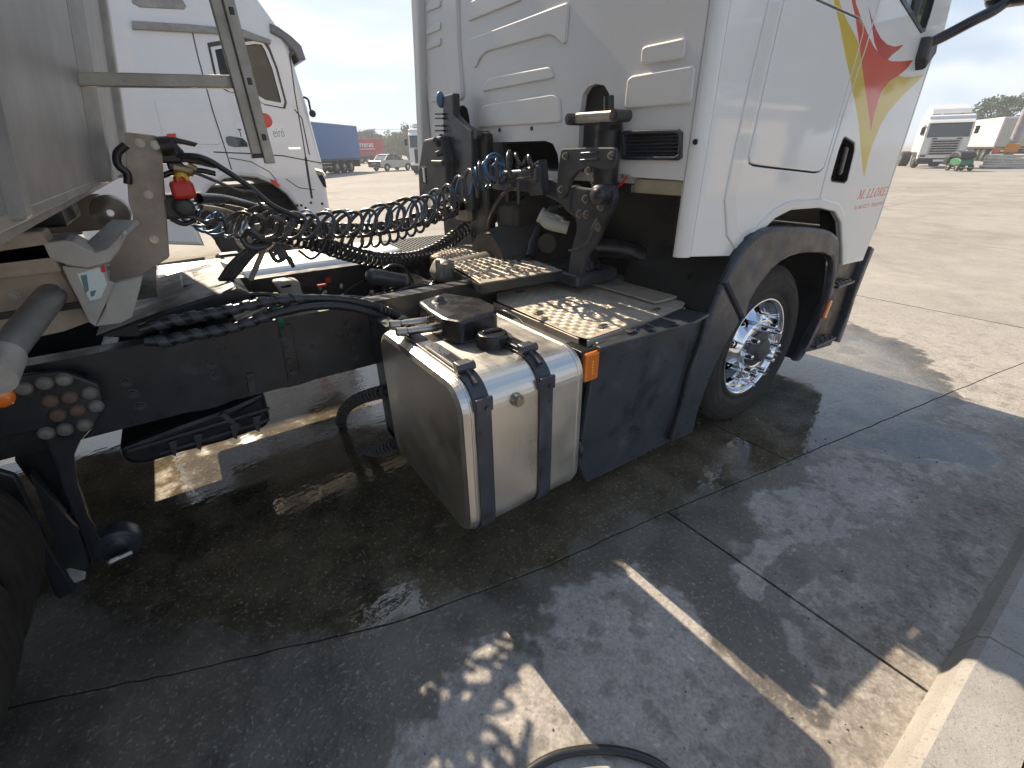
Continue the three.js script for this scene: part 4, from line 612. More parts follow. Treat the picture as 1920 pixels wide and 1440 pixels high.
// ---- between the rails: valves, brackets, elbow, wiring
{
  const zc = -2.42;
  mesh('valve_bracket', [pz(polyZ([[512, 530], [540, 525], [562, 526], [566, 548], [582, 570], [540, 574], [528, 552]], zc), zc - 0.08, zc, { b: 0.01, rc: 0.02 })], std([0.50, 0.47, 0.42], 0.5, 0, { map: T.grime }), truck);
  mesh('bracket_slot', pz(polyZ([[526, 537], [545, 533], [547, 537], [528, 541]], zc + 0.002), zc, zc + 0.003), M.black, truck);
  mesh('rubber_elbow', [hose([[697, 519], [712, 520], [730, 524], [750, 527], [768, 530]].map(([u, v]) => onZ(u, v, zc)), 0.042, 24, 16), place(new THREE.SphereGeometry(0.043, 16, 12), onZ(700, 519, zc).toArray())], M.hoseGrey, truck);
  mesh('hose_clamp', [rod(onZ(755, 528, zc), onZ(760, 529, zc), 0.045, 0.045, 20), rod(onZ(764, 530, zc), onZ(786, 534, zc), 0.05, 0.05, 20)], M.steel, truck);
  mesh('cast_cover', [barAB(onZ(815, 500, -2.36), onZ(880, 532, -2.36), 0.16, 0.13, 0.05), ...[[822, 505], [836, 512], [850, 519]].map(([u, v]) => rod(onZ(u, v, -2.28), onZ(u, v, -2.28).add(V(0, 0.05, 0)), 0.014, 0.014, 10))], std([0.30, 0.29, 0.27], 0.5, 0.2, { map: T.grime, bumpMap: T.castB, bumpScale: 0.001 }), truck);
  const r = rng(17), H = [], Bx = [];
  for (let i = 0; i < 26; i++) { const x = -0.25 + r() * 1.4, z = -2.2 - r() * 0.5, y = 0.70 + r() * 0.10; H.push(hose([V(x, y, z), V(x + 0.1 + r() * 0.1, y + 0.09 * r(), z + 0.16 * (r() - 0.5)), V(x + 0.22 + 0.1 * r(), y + 0.07 * r(), z + 0.2 * (r() - 0.5)), V(x + 0.38, y + 0.02, z + 0.2 * (r() - 0.5))], 0.006 + 0.006 * r(), 18, 6)); }
  for (let i = 0; i < 16; i++) { const x = -0.2 + r() * 1.35, z = -2.18 - r() * 0.5; Bx.push(box(0.05 + 0.09 * r(), 0.05 + 0.07 * r(), 0.05 + 0.08 * r(), [x, 0.70 + 0.07 * r(), z], 0.01, [0, r() * 1.5, 0])); if (r() > 0.4) Bx.push(rod(V(x, 0.75, z), V(x + 0.02, 0.84 + 0.03 * r(), z), 0.012 + 0.014 * r(), 0.012, 12)); }
  mesh('wiring_loom', H, M.rubber, truck); mesh('valve_blocks', Bx, M.cast, truck);
  mesh('valve_tray', [span(-0.3, 1.2, 0.63, 0.64, railF + 0.09, railN - 0.09)], M.dark, truck);
  const sil = []; for (let i = 0; i < 14; i++) { const p = V(-0.1 + r() * 1.2, 0.80 + 0.05 * r(), -2.16 - r() * 0.45); sil.push(rod(p, p.clone().add(V(0.03 * (r() - 0.5), 0.018, 0.03 * (r() - 0.5))), 0.008, 0.008, 8)); } mesh('brass_fitting', sil, M.galv, truck);
  for (const q of [box(0.045, 0.012, 0.02, [0.55, 0.87, -2.6], 0.003), box(0.03, 0.03, 0.012, [0.62, 0.86, -2.74], 0.003)]) mesh('red_tab', q, M.red, truck);
  mesh('rail_wires', [hose([[470, 690], [520, 560]].map(([u, v]) => onZ(u, v, railN - 0.1)).concat([V(0.4, 0.9, -2.2)]), 0.006, 10, 6), hose([[345, 575], [420, 560], [480, 552], [540, 556]].map(([u, v]) => onZ(u, v, -2.2)), 0.010, 24, 8), hose([[590, 560], [640, 557], [700, 560], [760, 556], [810, 552]].map(([u, v]) => onZ(u, v, -2.14)), 0.010, 24, 8), hose([[720, 505], [735, 497], [752, 499], [766, 512], [775, 530]].map(([u, v]) => onZ(u, v, -2.35)), 0.007, 24, 8)], M.rubber, truck);
}
// ---- pair of hydraulic hoses along the rail, spiral guards, ties
{
  const Zh = railN + 0.055;
  const A = [[262, 618], [300, 607], [352, 596], [400, 588], [450, 577], [500, 566], [560, 560], [620, 560], [680, 568], [722, 582], [752, 596]].map(([u, v]) => onZ(u, v, Zh));
  const B = [[270, 640], [310, 640], [352, 630], [400, 622], [450, 610], [500, 593], [560, 578], [620, 573], [675, 580], [712, 593], [738, 606]].map(([u, v]) => onZ(u, v, Zh + 0.02));
  A.push(V(0.60, 0.920, -1.615)); B.push(V(0.60, 0.908, -1.555));
  const ca = new THREE.CatmullRomCurve3(A), cb = new THREE.CatmullRomCurve3(B);
  mesh('hydraulic_hose', new THREE.TubeGeometry(ca, 80, 0.017, 10), M.rubber, truck); mesh('hydraulic_hose', new THREE.TubeGeometry(cb, 80, 0.017, 10), M.rubber, truck);
  const spiral = (c, t0, t1, R, turns, w, m) => {       // flat strip wound round a hose
    const n = turns * 16, P = [], I = []; const fr = c.computeFrenetFrames(200, false);
    for (let i = 0; i <= n; i++) { const t = t0 + (t1 - t0) * i / n, p = c.getPointAt(t), k = Math.round(t * 200), N = fr.normals[k], Bn = fr.binormals[k], Tn = fr.tangents[k], a = i / 16 * 2 * Math.PI; const rr = V(0, 0, 0).addScaledVector(N, Math.cos(a)).addScaledVector(Bn, Math.sin(a)); for (const [s, q] of [[-w, R], [-w * 0.9, R + 0.004], [w * 0.9, R + 0.004], [w, R]]) { const v = p.clone().addScaledVector(rr, q).addScaledVector(Tn, s); P.push(v.x, v.y, v.z); } }
    for (let i = 0; i < n; i++) for (let s = 0; s < 3; s++) { const a = i * 4 + s, b = a + 4; I.push(a, b, a + 1, a + 1, b, b + 1); }
    const g = new THREE.BufferGeometry(); g.setAttribute('position', new THREE.Float32BufferAttribute(P, 3)); g.setIndex(I); g.computeVertexNormals(); g.setAttribute('uv', new THREE.Float32BufferAttribute(new Float32Array(P.length / 3 * 2), 2)); return g;
  };
  mesh('spiral_guard', spiral(ca, 0.02, 0.40, 0.0185, 9, 0.017), M.plastic, truck); mesh('spiral_guard', spiral(cb, 0.02, 0.30, 0.0185, 7, 0.017), M.plastic, truck);
  mesh('spiral_guard', spiral(ca, 0.62, 0.80, 0.0178, 12, 0.006), M.hoseGrey, truck);
  const k = onZ(522, 594, Zh); mesh('green_tie', [lathe([[0.040, -0.012], [0.044, -0.008], [0.044, 0.008], [0.040, 0.012]], [0, 0, 0], 'x', 18).scale(1, 1.15, 0.8).rotateZ(0.15).translate(k.x, k.y, k.z - 0.005)], M.green, truck);
  for (const t of [0.86, 0.93]) { const p = ca.getPointAt(t), q = cb.getPointAt(t); mesh('hose_ferrule', [rod(p, ca.getPointAt(t + 0.035), 0.021, 0.021, 14), rod(q, cb.getPointAt(t + 0.035), 0.021, 0.021, 14)], M.hoseGrey, truck); }
  mesh('hose_bracket', [box(0.12, 0.05, 0.05, [0.14, 0.955, -2.03], 0.01), rod(V(0.09, 0.93, -2.0), V(0.2, 0.97, -2.0), 0.012, 0.012, 8), rod(V(0.18, 0.90, -2.02), V(0.18, 0.98, -1.99), 0.008, 0.008, 8)], M.galv, truck);
}
// ---- air reservoir cradle under the rail, hose loop under the tank
{
  const Z2 = -2.12;
  mesh('air_reservoir', [pz(polyZ([[222, 842], [330, 800], [430, 765], [495, 736], [508, 786], [500, 802], [420, 830], [335, 852], [278, 870], [245, 872], [228, 862]], Z2), Z2 - 0.30, Z2, { b: 0.02, rc: 0.02 })], M.dark, truck);
  for (const [u, v] of [[325, 838], [372, 826], [440, 806], [482, 792]]) mesh('cradle_lug', pz(polyZ([[u - 10, v - 8], [u + 8, v - 13], [u + 5, v + 18], [u - 2, v + 16]], Z2 + 0.02), Z2 - 0.04, Z2 + 0.02, { b: 0.003 }), M.cast, truck);
  mesh('cradle_rib', [barAB(onZ(240, 845, Z2 + 0.006), onZ(505, 765, Z2 + 0.006), 0.012, 0.012), barAB(onZ(300, 850, Z2 + 0.006), onZ(505, 786, Z2 + 0.006), 0.012, 0.012), barAB(onZ(415, 775, Z2 + 0.006), onZ(448, 800, Z2 + 0.006), 0.016, 0.02)], M.cast, truck);
  mesh('reservoir_pipe', [hose([[282, 782], [340, 772], [400, 762], [450, 742], [500, 728], [545, 722], [580, 712], [606, 700]].map(([u, v]) => onZ(u, v, Z2 + 0.03)), 0.008, 30, 8)], M.rubber, truck);
  const L = [[742, 832], [715, 844], [685, 843], [655, 826], [641, 800], [643, 775], [662, 754], [692, 741], [728, 733], [760, 730]].map(([u, v], i) => onX(u, v, 0.495 + (i > 4 ? 0.0075 : 0.0048) * (i - 4.5) ** 2)), c = new THREE.CatmullRomCurve3(L);
  const loop = mesh('corrugated_hose', new THREE.TubeGeometry(c, 60, 0.026, 10), M.rubber, truck);
  const rings = []; for (let i = 0; i < 44; i++) { const t = (i + 0.5) / 44, p = c.getPointAt(t), d = c.getTangentAt(t); rings.push(rod(p.clone().addScaledVector(d, -0.004), p.clone().addScaledVector(d, 0.004), 0.033, 0.033, 14)); } mesh('hose_rings', rings, std([0.13, 0.12, 0.115], 0.6, 0, { map: T.grime }), loop);
}
// ---- rear suspension hanger with its bolts, bush and link, at the left
{
  const Zs = -1.985, P = l => polyZ(l, Zs);
  const hg = mesh('spring_hanger', [pz(P([[-60, 700], [30, 700], [120, 690], [188, 715], [196, 762], [176, 796], [152, 822], [140, 850], [146, 900], [165, 960], [190, 1000], [208, 1010], [196, 1040], [176, 1052], [150, 985], [122, 920], [104, 860], [80, 800], [-60, 830]]), Zs, Zs + 0.03, { b: 0.008, rc: 0.012 })], M.frame, truck);
  mesh('hanger_flange', [pz(P([[-20, 850], [40, 868], [66, 920], [100, 1000], [128, 1046], [150, 1078], [118, 1096], [108, 1090], [86, 1030], [40, 950], [-20, 910]]), Zs + 0.06, Zs + 0.085, { b: 0.008, rc: 0.012 }), pz(P([[60, 880], [150, 990], [170, 1050], [140, 1075], [100, 1000]]), Zs - 0.02, Zs + 0.03, { b: 0.004 })], M.frame, hg);
  const bolts = [[135, 865], [250, 835], [360, 815], [505, 890], [540, 965], [475, 1070], [365, 1095], [262, 1115], [285, 935], [390, 915], [435, 988], [325, 1015]];
  bolts.forEach(([u, v], i) => { const p = onZ(u / 3, 440 + v / 3, Zs + 0.03); mesh('flange_bolt', [lathe([[0.023, 0.0], [0.023, 0.005], [0.020, 0.007], [0.019, 0.012], [0.015, 0.017], [0.001, 0.019]], [p.x, p.y, Zs + 0.0295], 'z', 20)], i < 8 ? std([0.27, 0.265, 0.25], 0.6, 0.1, { map: T.grime }) : std([0.22, 0.15, 0.11], 0.8, 0, { map: T.grime }), hg); });
  const c = onZ(222, 1022, Zs + 0.02);
  mesh('hanger_bush', [lathe([[0.001, 0.03], [0.028, 0.03], [0.030, 0.022], [0.048, 0.020], [0.052, 0.014], [0.066, 0.014], [0.072, 0.006], [0.074, -0.05], [0.06, -0.055]], [c.x, c.y, c.z], 'z', 36)], M.plastic, hg);
  mesh('link_pin', [rod(onZ(202, 1056, Zs + 0.10), onZ(246, 1036, Zs + 0.07), 0.014, 0.014, 14), rod(onZ(205, 1054, Zs + 0.10), onZ(222, 1046, Zs + 0.09), 0.018, 0.018, 6)], M.steel, hg);
  mesh('hanger_web', [pz(P([[20, 815], [100, 830], [128, 900], [160, 985], [176, 1040], [130, 1050], [80, 960], [20, 880]]), Zs - 0.12, Zs - 0.05, { b: 0.01 }), rod(onZ(115, 960, Zs - 0.02), onZ(150, 1010, Zs - 0.02), 0.03, 0.03, 14)], M.dark, hg);
  mesh('foot_plate', [pz(polyZ([[108, 1104], [112, 1080], [130, 1075], [160, 1082], [134, 1092]], Zs + 0.06), Zs + 0.03, Zs + 0.07)], M.palePaint, hg);
  mesh('air_bellow', [lathe([[0.10, -0.14], [0.13, -0.12], [0.145, -0.05], [0.13, 0.0], [0.145, 0.05], [0.13, 0.12], [0.1, 0.14]], [-1.45, 0.55, -2.2], 'y', 32), place(new THREE.SphereGeometry(0.09, 20, 14), [-1.3, 0.60, -2.1])], M.rubber, truck);
  // mudguard stay with plastic end cap and amber lamp
  const a = onZ(98, 552, -1.97), b = onZ(52, 605, -1.80), d = onZ(4, 668, -1.62);
  const st = mesh('mudguard_stay', [rod(a, d, 0.037, 0.037, 22)], M.greyPaint, truck);
  mesh('stay_flange', [pz(polyZ([[14, 548], [20, 538], [60, 536], [100, 524], [126, 536], [124, 580], [100, 606], [80, 600], [40, 570]], -1.99), -2.0, -1.975, { b: 0.005, rc: 0.01 })], M.frame, st);
  for (const [u, v] of [[30, 552], [112, 540], [98, 598]]) mesh('bolt', hexbolt(onZ(u, v, -1.973), 'z', 0.013, 0.012), M.palePaint, st);
  mesh('end_cap', [rod(d.clone(), onZ(-14, 712, -1.52), 0.046, 0.044, 22)], M.palePaint, st);
  mesh('stay_lamp', [place(new THREE.SphereGeometry(0.03, 20, 14).scale(1, 1, 0.6), onZ(-2, 744, -1.55).toArray())], M.amber, st);
}

// ---------------------------------------------------------------- grey tipping trailer at the left: front wall plane x = -0.17
const trailer = thing('tipper_trailer', 'grey aluminium tipper trailer front wall with ladder and pale bent drawbar plate', 'trailer');
{
  const XW = -0.17, P = l => polyX(l, XW);
  mesh('front_wall', [span(XW - 0.03, XW, 1.428, 3.4, -3.62, -0.72)], M.greyPaint, trailer);
  mesh('side_wall', [span(-3.2, XW - 0.03, 1.42, 3.4, -0.74, -0.70), span(-3.2, XW - 0.03, 1.42, 3.4, -3.62, -3.58)], M.greyPaint, trailer);
  mesh('floor', span(-3.2, XW - 0.03, 1.40, 1.4245, -3.62, -0.72), M.greyPaint, trailer);
  const lip = mesh('bottom_lip', [span(XW - 0.05, XW + 0.002, 1.4255, 1.442, -3.64, -0.70, 0.002)], M.greyPaint, trailer);
  // folded vertical stiffeners with sloping flanks and closed feet
  for (const [z, w, d] of [[-0.87, 0.04, 0.014], [-2.15, 0.17, 0.030]]) {
    const q = [[XW - 0.01, z - w], [XW + 0.001, z - w], [XW + d, z - w * 0.45], [XW + d, z + w * 0.45], [XW + 0.001, z + w], [XW - 0.01, z + w]];
    mesh('stiffener', py(q, 1.432, 3.4, { b: 0.004 }), M.greyPaint, trailer);
  }
  mesh('corner_post', [span(XW - 0.06, XW + 0.035, 1.40, 3.4, -3.78, -3.60, 0.012)], M.palePaint, trailer);
  // the body front leans forward: every upright of it is raked by the same amount
  for (const c of trailer.children) { const p = c.geometry.attributes.position; for (let i = 0; i < p.count; i++) p.setX(i, p.getX(i) + 0.19 * Math.max(0, p.getY(i) - 1.42)); c.geometry.computeVertexNormals(); }
  // ladder hinged off the wall
  const zl = -1.95, a = onZ(491, 289, zl), b = onZ(415, 0, zl); const up = b.clone().sub(a).normalize(); const t = b.clone().addScaledVector(up, 0.9);
  const sx = V(up.y, -up.x, 0);
  const rail = mesh('ladder_rail', [barAB(a.clone().addScaledVector(sx, -0.0165), t.clone().addScaledVector(sx, -0.0165), 0.03, 0.0325, 0.004), barAB(a.clone().addScaledVector(sx, -0.0165).add(V(0, 0, -0.01)), t.clone().addScaledVector(sx, -0.0165).add(V(0, 0, -0.01)), 0.05, 0.072, 0.002)].slice(0, 1), M.galv, trailer);
  mesh('ladder_rail', [barAB(a.clone().addScaledVector(sx, 0.0165).add(V(0, -0.03, 0.012)), t.clone().addScaledVector(sx, 0.0165).add(V(0, 0, 0.012)), 0.03, 0.0325, 0.004)], M.galv, trailer);
  mesh('end_plug', [barAB(a.clone().addScaledVector(sx, -0.0165), a.clone().addScaledVector(sx, -0.0165).addScaledVector(up, -0.012), 0.034, 0.035, 0.003), barAB(a.clone().addScaledVector(sx, 0.0165).add(V(0, -0.03, 0.012)), a.clone().addScaledVector(sx, 0.0165).add(V(0, -0.04, 0.012)), 0.034, 0.035, 0.003)], M.black, rail);
  for (const s of [0.12, 0.5, 0.93]) { const c = a.clone().addScaledVector(up, s * b.distanceTo(a)).addScaledVector(sx, 0.0165); mesh('rail_socket', box(0.014, 0.020, 0.02, [c.x, c.y, c.z + 0.019], 0.003), M.black, rail); }
  const ra = onZ(205, 150, zl), rb = onZ(448, 152, zl);
  mesh('ladder_rung', [barAB(V(XW + 0.03, ra.y, zl - 0.03), V(rb.x, rb.y, zl - 0.03), 0.03, 0.036, 0.005)], M.galv, trailer);
  mesh('ladder_stay', [barAB(V(XW + 0.23, 2.75, zl - 0.03), V(0.22, 2.76, zl - 0.03), 0.03, 0.036, 0.005)], M.galv, trailer);
  // coupling panel: beige upright with bolts and folded edge
  const zp = -2.2, Z = l => polyZ(l, zp);
  mesh('coupling_panel', [pz(Z([[233, 247], [297, 255], [303, 300], [316, 484], [270, 512], [230, 538], [206, 546], [207, 470], [245, 432], [250, 405], [241, 380], [238, 330]]), zp - 0.012, zp, { b: 0.002, rc: 0.01 }), pz(Z([[297, 255], [302, 255], [318, 480], [314, 486], [303, 300]]), zp - 0.10, zp, { b: 0.002 })], M.beige, trailer);
  for (const [u, v] of [[278, 365], [289, 449], [262, 268], [291, 272]]) { const p = onZ(u, v, zp); mesh('bolt', hexbolt(p, 'z', 0.010, 0.008), M.steel, trailer); }
  mesh('coupling_bracket', [pz(polyZ([[300, 258], [325, 256], [372, 268], [366, 275], [330, 268], [345, 284], [348, 292], [372, 290], [410, 312], [404, 316], [350, 305], [300, 302]], zp - 0.02), zp - 0.11, zp - 0.02, { b: 0.006 }), box(0.07, 0.05, 0.08, [onZ(318, 292, zp).x, onZ(318, 292, zp).y, zp - 0.05], 0.01), rod(onZ(300, 275, zp), onZ(322, 272, zp), 0.03, 0.03, 16)], M.dark, trailer);
  const c1 = onZ(343, 356, zp + 0.02);
  mesh('red_coupling_head', [box(0.075, 0.062, 0.06, [c1.x, c1.y, c1.z], 0.016), rod(c1.clone().add(V(0, 0.02, 0)), c1.clone().add(V(0, 0.045, 0)), 0.022, 0.018, 16)], M.red, trailer);
  const c2 = onZ(341, 337, zp + 0.015); mesh('yellow_coupling_head', [lathe([[0.001, 0.018], [0.018, 0.018], [0.024, 0.010], [0.026, -0.02]], [c2.x, c2.y, c2.z], 'z', 22), lathe([[0.012, 0.026], [0.018, 0.024], [0.018, 0.016], [0.012, 0.016]], [c2.x, c2.y, c2.z], 'z', 20)], M.yellow, trailer);
  const c3 = onZ(345, 388, zp + 0.0); mesh('grey_coupling_head', [box(0.10, 0.085, 0.06, [c3.x - 0.02, c3.y, c3.z - 0.03], 0.016), lathe([[0.001, 0.03], [0.020, 0.03], [0.032, 0.022], [0.036, 0.0], [0.036, -0.03]], [c3.x, c3.y, c3.z], 'z', 28)], M.cast, trailer);
  mesh('valve_pipe', [hose([[305, 330], [322, 324], [345, 328], [372, 320], [404, 326]].map(([u, v]) => onZ(u, v, zp - 0.03)), 0.010, 24, 8), hose([[320, 410], [345, 420], [365, 412], [372, 395]].map(([u, v]) => onZ(u, v, zp - 0.03)), 0.009, 24, 8), hose([[236, 272], [220, 288], [222, 310], [238, 325], [240, 345]].map(([u, v]) => onZ(u, v, zp + 0.02)), 0.013, 24, 10), box(0.05, 0.03, 0.05, [onZ(330, 312, zp).x, onZ(330, 312, zp).y, zp - 0.04], 0.008)], M.rubber, trailer);
  mesh('brass_union', [rod(onZ(325, 315, zp - 0.03), onZ(362, 322, zp - 0.03), 0.020, 0.017, 12), rod(onZ(352, 310, zp - 0.03), onZ(368, 318, zp - 0.03), 0.012, 0.012, 8)], std([0.34, 0.27, 0.15], 0.45, 0.5), trailer);
  // pale bent drawbar plate with gusset, sticker and cross plate
  const zw = -1.88, W = l => polyZ(l, zw);
  mesh('bent_plate', [pz(W([[-40, 476], [0, 467], [120, 450], [136, 453], [176, 474], [198, 468], [230, 436], [238, 440], [224, 470], [206, 492], [166, 503], [138, 500], [92, 487], [0, 498], [-40, 508]]), zw - 0.16, zw, { b: 0.005, rc: 0.003 }), barAB(onZ(172, 474, zw - 0.05), onZ(236, 415, zw - 0.15), 0.10, 0.012)], M.palePaint, trailer);
  const gs = mesh('gusset', [pz(W([[114, 500], [140, 502], [168, 505], [196, 494], [202, 528], [214, 532], [200, 566], [178, 614], [166, 606]]), zw - 0.03, zw - 0.012, { b: 0.003 }), pz(polyZ([[206, 534], [268, 519], [262, 545], [248, 596], [226, 608], [178, 614], [196, 580]], zw - 0.02), zw - 0.06, zw - 0.03, { b: 0.004 })], M.palePaint, trailer);
  mesh('sticker', pz(W([[144, 515], [190, 502], [200, 535], [188, 560], [168, 566]]), zw - 0.012, zw - 0.0105), phy([0.62, 0.72, 0.72], 0.4), gs);
  mesh('sticker_mark', [pz(W([[150, 518], [162, 516], [166, 545], [160, 552]]), zw - 0.0105, zw - 0.0095), pz(W([[168, 548], [180, 545], [176, 556], [170, 558]]), zw - 0.0105, zw - 0.0095)], phy([0.12, 0.2, 0.22], 0.5), gs);
  mesh('red_tag', pz(W([[187, 501], [196, 496], [198, 511], [190, 512]]), zw - 0.0105, zw - 0.0090), M.red, gs);
  mesh('guide_roller', [lathe([[0.012, 0.03], [0.03, 0.032], [0.034, 0.022], [0.055, 0.020], [0.062, 0.010], [0.062, -0.04], [0.05, -0.045]], [onZ(208, 398, -2.45).x, onZ(208, 398, -2.45).y, -2.45], 'z', 32)], M.galv, trailer);
  mesh('chassis_beam', [span(-3.2, -0.32, 1.20, 1.32, -1.99, -1.88, 0.01), span(-3.2, -0.25, 1.22, 1.36, -2.9, -2.75, 0.01), pz(polyZ([[-60, 515], [0, 512], [110, 500], [168, 604], [120, 622], [0, 648], [-60, 660]], -1.96), -2.6, -1.96, { b: 0.004 })], M.beige, trailer);
  mesh('king_pin_plate', [span(-3.2, -0.12, 1.075, 1.095, -2.85, -1.95)], M.dark, trailer);
  mesh('body_hinge', [rod(V(-0.6, 1.33, -2.9), V(-0.6, 1.33, -1.85), 0.05, 0.05, 20), span(-1.0, -0.3, 1.30, 1.38, -2.55, -2.15, 0.01)], M.dark, trailer);
  mesh('fifth_wheel', [pz(polyZ([[190, 600], [300, 560], [430, 520], [455, 530], [462, 560], [330, 580], [260, 606]], -2.3), -2.75, -2.08, { b: 0.01 }), box(0.26, 0.10, 0.3, [0.07, 0.965, -2.52], 0.02)], M.dark, truck);
  mesh('tan_cover', pz(polyZ([[345, 590], [390, 565], [425, 568], [430, 585], [350, 612]], -2.25), -2.35, -2.25, { b: 0.006 }), M.beige, truck);
}
// ---------------------------------------------------------------- coiled lines between trailer and tractor
function coil(pts, R, turns, r, { a = 0.06, b = 0.94, lean = 0.35, wob = 0.12, seed = 1 } = {}) {
  const c = new THREE.CatmullRomCurve3(pts, false, 'centripetal'), n = turns * 16, rr = rng(seed), out = [];
  const N = 260, fr = []; let nrm = V(0, 1, 0); for (let i = 0; i <= N; i++) { const t = c.getTangentAt(i / N); nrm = nrm.clone().addScaledVector(t, -nrm.dot(t)).normalize(); fr.push([t, nrm, new THREE.Vector3().crossVectors(t, nrm)]); }
  const ph = rr() * 6, w = Array.from({ length: turns + 2 }, () => 1 + wob * (rr() - 0.5) * 2);
  for (let i = 0; i <= n; i++) {
    const f = i / n, k = f * turns, ki = Math.floor(k), wk = w[ki] + (w[ki + 1] - w[ki]) * (k - ki);
    const [t, u, v] = fr[Math.round(f * N)], e = sm(0, a, f) * sm(1, b, f), A = k * 2 * Math.PI + ph;
    out.push(c.getPointAt(f).addScaledVector(u, Math.cos(A) * R * e * wk).addScaledVector(v, Math.sin(A) * R * e * wk).addScaledVector(t, Math.sin(A + 1) * R * lean * e + 0.35 * R * (w[ki] - 1)));
  }
  return new THREE.TubeGeometry(new THREE.CatmullRomCurve3(out), n, r, 7);
}
{
  const Q = l => l.map(([u, v, z]) => onZ(u, v, z));
  const A1 = Q([[352, 405, -2.2], [400, 418, -2.22], [470, 418, -2.25], [560, 425, -2.35], [650, 420, -2.4], [740, 406, -2.45], [800, 390, -2.5], [850, 365, -2.45], [900, 335, -2.35]]).concat([onX(935, 318, 1.45), onX(960, 312, 1.47), onX(985, 296, 1.48), onX(1001, 312, 1.485)]);
  tag(mesh('air_hose', coil(A1, 0.064, 26, 0.0088, { a: 0.14, b: 0.88, seed: 3, wob: 0.3, lean: 0.7 }), M.hoseGrey), 'black coiled air hose in wide loops ending at the elbow on the cab beam', 'hose', 'coiled lines to the trailer');
  const A2 = Q([[360, 392, -2.25], [384, 408, -2.45], [420, 420, -2.62], [480, 418, -2.72], [580, 415, -2.76], [680, 412, -2.74], [760, 402, -2.70], [830, 372, -2.62], [880, 345, -2.52], [915, 325, -2.40]]).concat([onX(936, 312, 1.42), onX(948, 318, 1.47)]);
  tag(mesh('air_hose', coil(A2, 0.054, 22, 0.0068, { a: 0.02, b: 0.97, seed: 9, wob: 0.2, lean: 0.7 }), M.blue), 'blue coiled air hose strung between trailer couplings and the cab beam', 'hose', 'coiled lines to the trailer');
  const A3 = Q([[470, 395, -2.52], [520, 412, -2.54], [580, 425, -2.60], [650, 432, -2.64], [720, 428, -2.72], [790, 412, -2.80], [850, 395, -2.87], [884, 380, -2.92]]);
  tag(mesh('electric_cable', coil(A3, 0.032, 44, 0.0078, { a: 0.01, b: 0.99, seed: 5, lean: 0.3 }), M.rubber), 'tightly coiled black electric cable sagging over the far rail, upper one', 'cable', 'coiled lines to the trailer');
  const A4 = Q([[480, 425, -2.40], [530, 440, -2.45], [590, 455, -2.50], [650, 474, -2.58], [710, 488, -2.65], [770, 486, -2.72], [820, 468, -2.80], [852, 445, -2.84], [876, 425, -2.86], [890, 408, -2.86]]);
  tag(mesh('electric_cable', coil(A4, 0.038, 48, 0.0085, { a: 0.01, b: 0.99, seed: 6, lean: 0.25, wob: 0.08 }), M.rubber), 'coiled black electric cable drooping lowest, down to the beige box', 'cable', 'coiled lines to the trailer');
  const A5 = Q([[440, 380, -2.45], [500, 408, -2.50], [560, 430, -2.54], [620, 446, -2.60], [690, 448, -2.68], [760, 428, -2.75], [820, 400, -2.80], [862, 372, -2.85], [880, 340, -2.90], [872, 300, -3.00]]);
  tag(mesh('air_hose', coil(A5, 0.046, 28, 0.0085, { a: 0.05, b: 0.93, seed: 12, wob: 0.25, lean: 0.5 }), M.hoseGrey), 'black coiled air hose climbing to the valve column on the cab back', 'hose', 'coiled lines to the trailer');
  // straight leads from the trailer couplings
  const lead = (l, r, label, name = 'hose_lead', m = M.rubber, cat = 'hose') => tag(mesh(name, hose(Q(l), r, 40, 9), m), label, cat);
  lead([[330, 292, -2.22], [380, 296, -2.2], [420, 318, -2.2], [470, 352, -2.2], [510, 385, -2.2], [560, 408, -2.22]], 0.011, 'black cable dropping from the dark plug on the trailer upright', 'electric_lead', M.rubber, 'cable');
  lead([[362, 322, -2.2], [410, 342, -2.18], [450, 358, -2.18], [475, 360, -2.18], [490, 385, -2.2], [540, 402, -2.22]], 0.006, 'thin grey twin cable looping below the dark plug lead', 'electric_lead', M.hoseGrey, 'cable');
  lead([[372, 372, -2.18], [420, 374, -2.3], [470, 386, -2.46], [530, 405, -2.56], [600, 424, -2.6], [660, 436, -2.62]], 0.019, 'thick black hose leaving the red coupling head', 'hose_lead', M.hoseGrey);
  lead([[376, 388, -2.2], [420, 395, -2.32], [455, 408, -2.44], [500, 425, -2.5]], 0.010, 'brownish hose running just under the thick black hose', 'hose_lead', M.beige);
  lead([[560, 470, -2.2], [585, 485, -2.22], [610, 455, -2.25], [606, 420, -2.28]], 0.006, 'thin black cable hanging in an open bight under the coils', 'electric_lead', M.rubber, 'cable');
  // tied knot of lines and the spring rod that carries it
  const kn = thing('hose_hanger', 'tied bundle of hose ends and rod carrying the coils above the far rail', 'hose hanger');
  mesh('rod', [rod(onZ(500, 455, -2.3), onZ(470, 524, -2.35), 0.012, 0.012, 10), rod(onZ(492, 452, -2.26), onZ(480, 420, -2.26), 0.02, 0.014, 12)], M.galv, kn);
  mesh('strap', [hose(Q([[458, 442, -2.2], [470, 432, -2.16], [490, 446, -2.16], [505, 456, -2.2], [480, 465, -2.2], [460, 458, -2.2], [454, 445, -2.2]]), 0.013, 40, 8), hose(Q([[470, 420, -2.2], [480, 405, -2.16], [496, 412, -2.16], [490, 436, -2.2], [470, 445, -2.2]]), 0.012, 30, 8), hose(Q([[500, 425, -2.2], [512, 408, -2.16], [526, 414, -2.16], [520, 440, -2.2], [495, 450, -2.2]]), 0.012, 30, 8)], M.hoseGrey, kn);
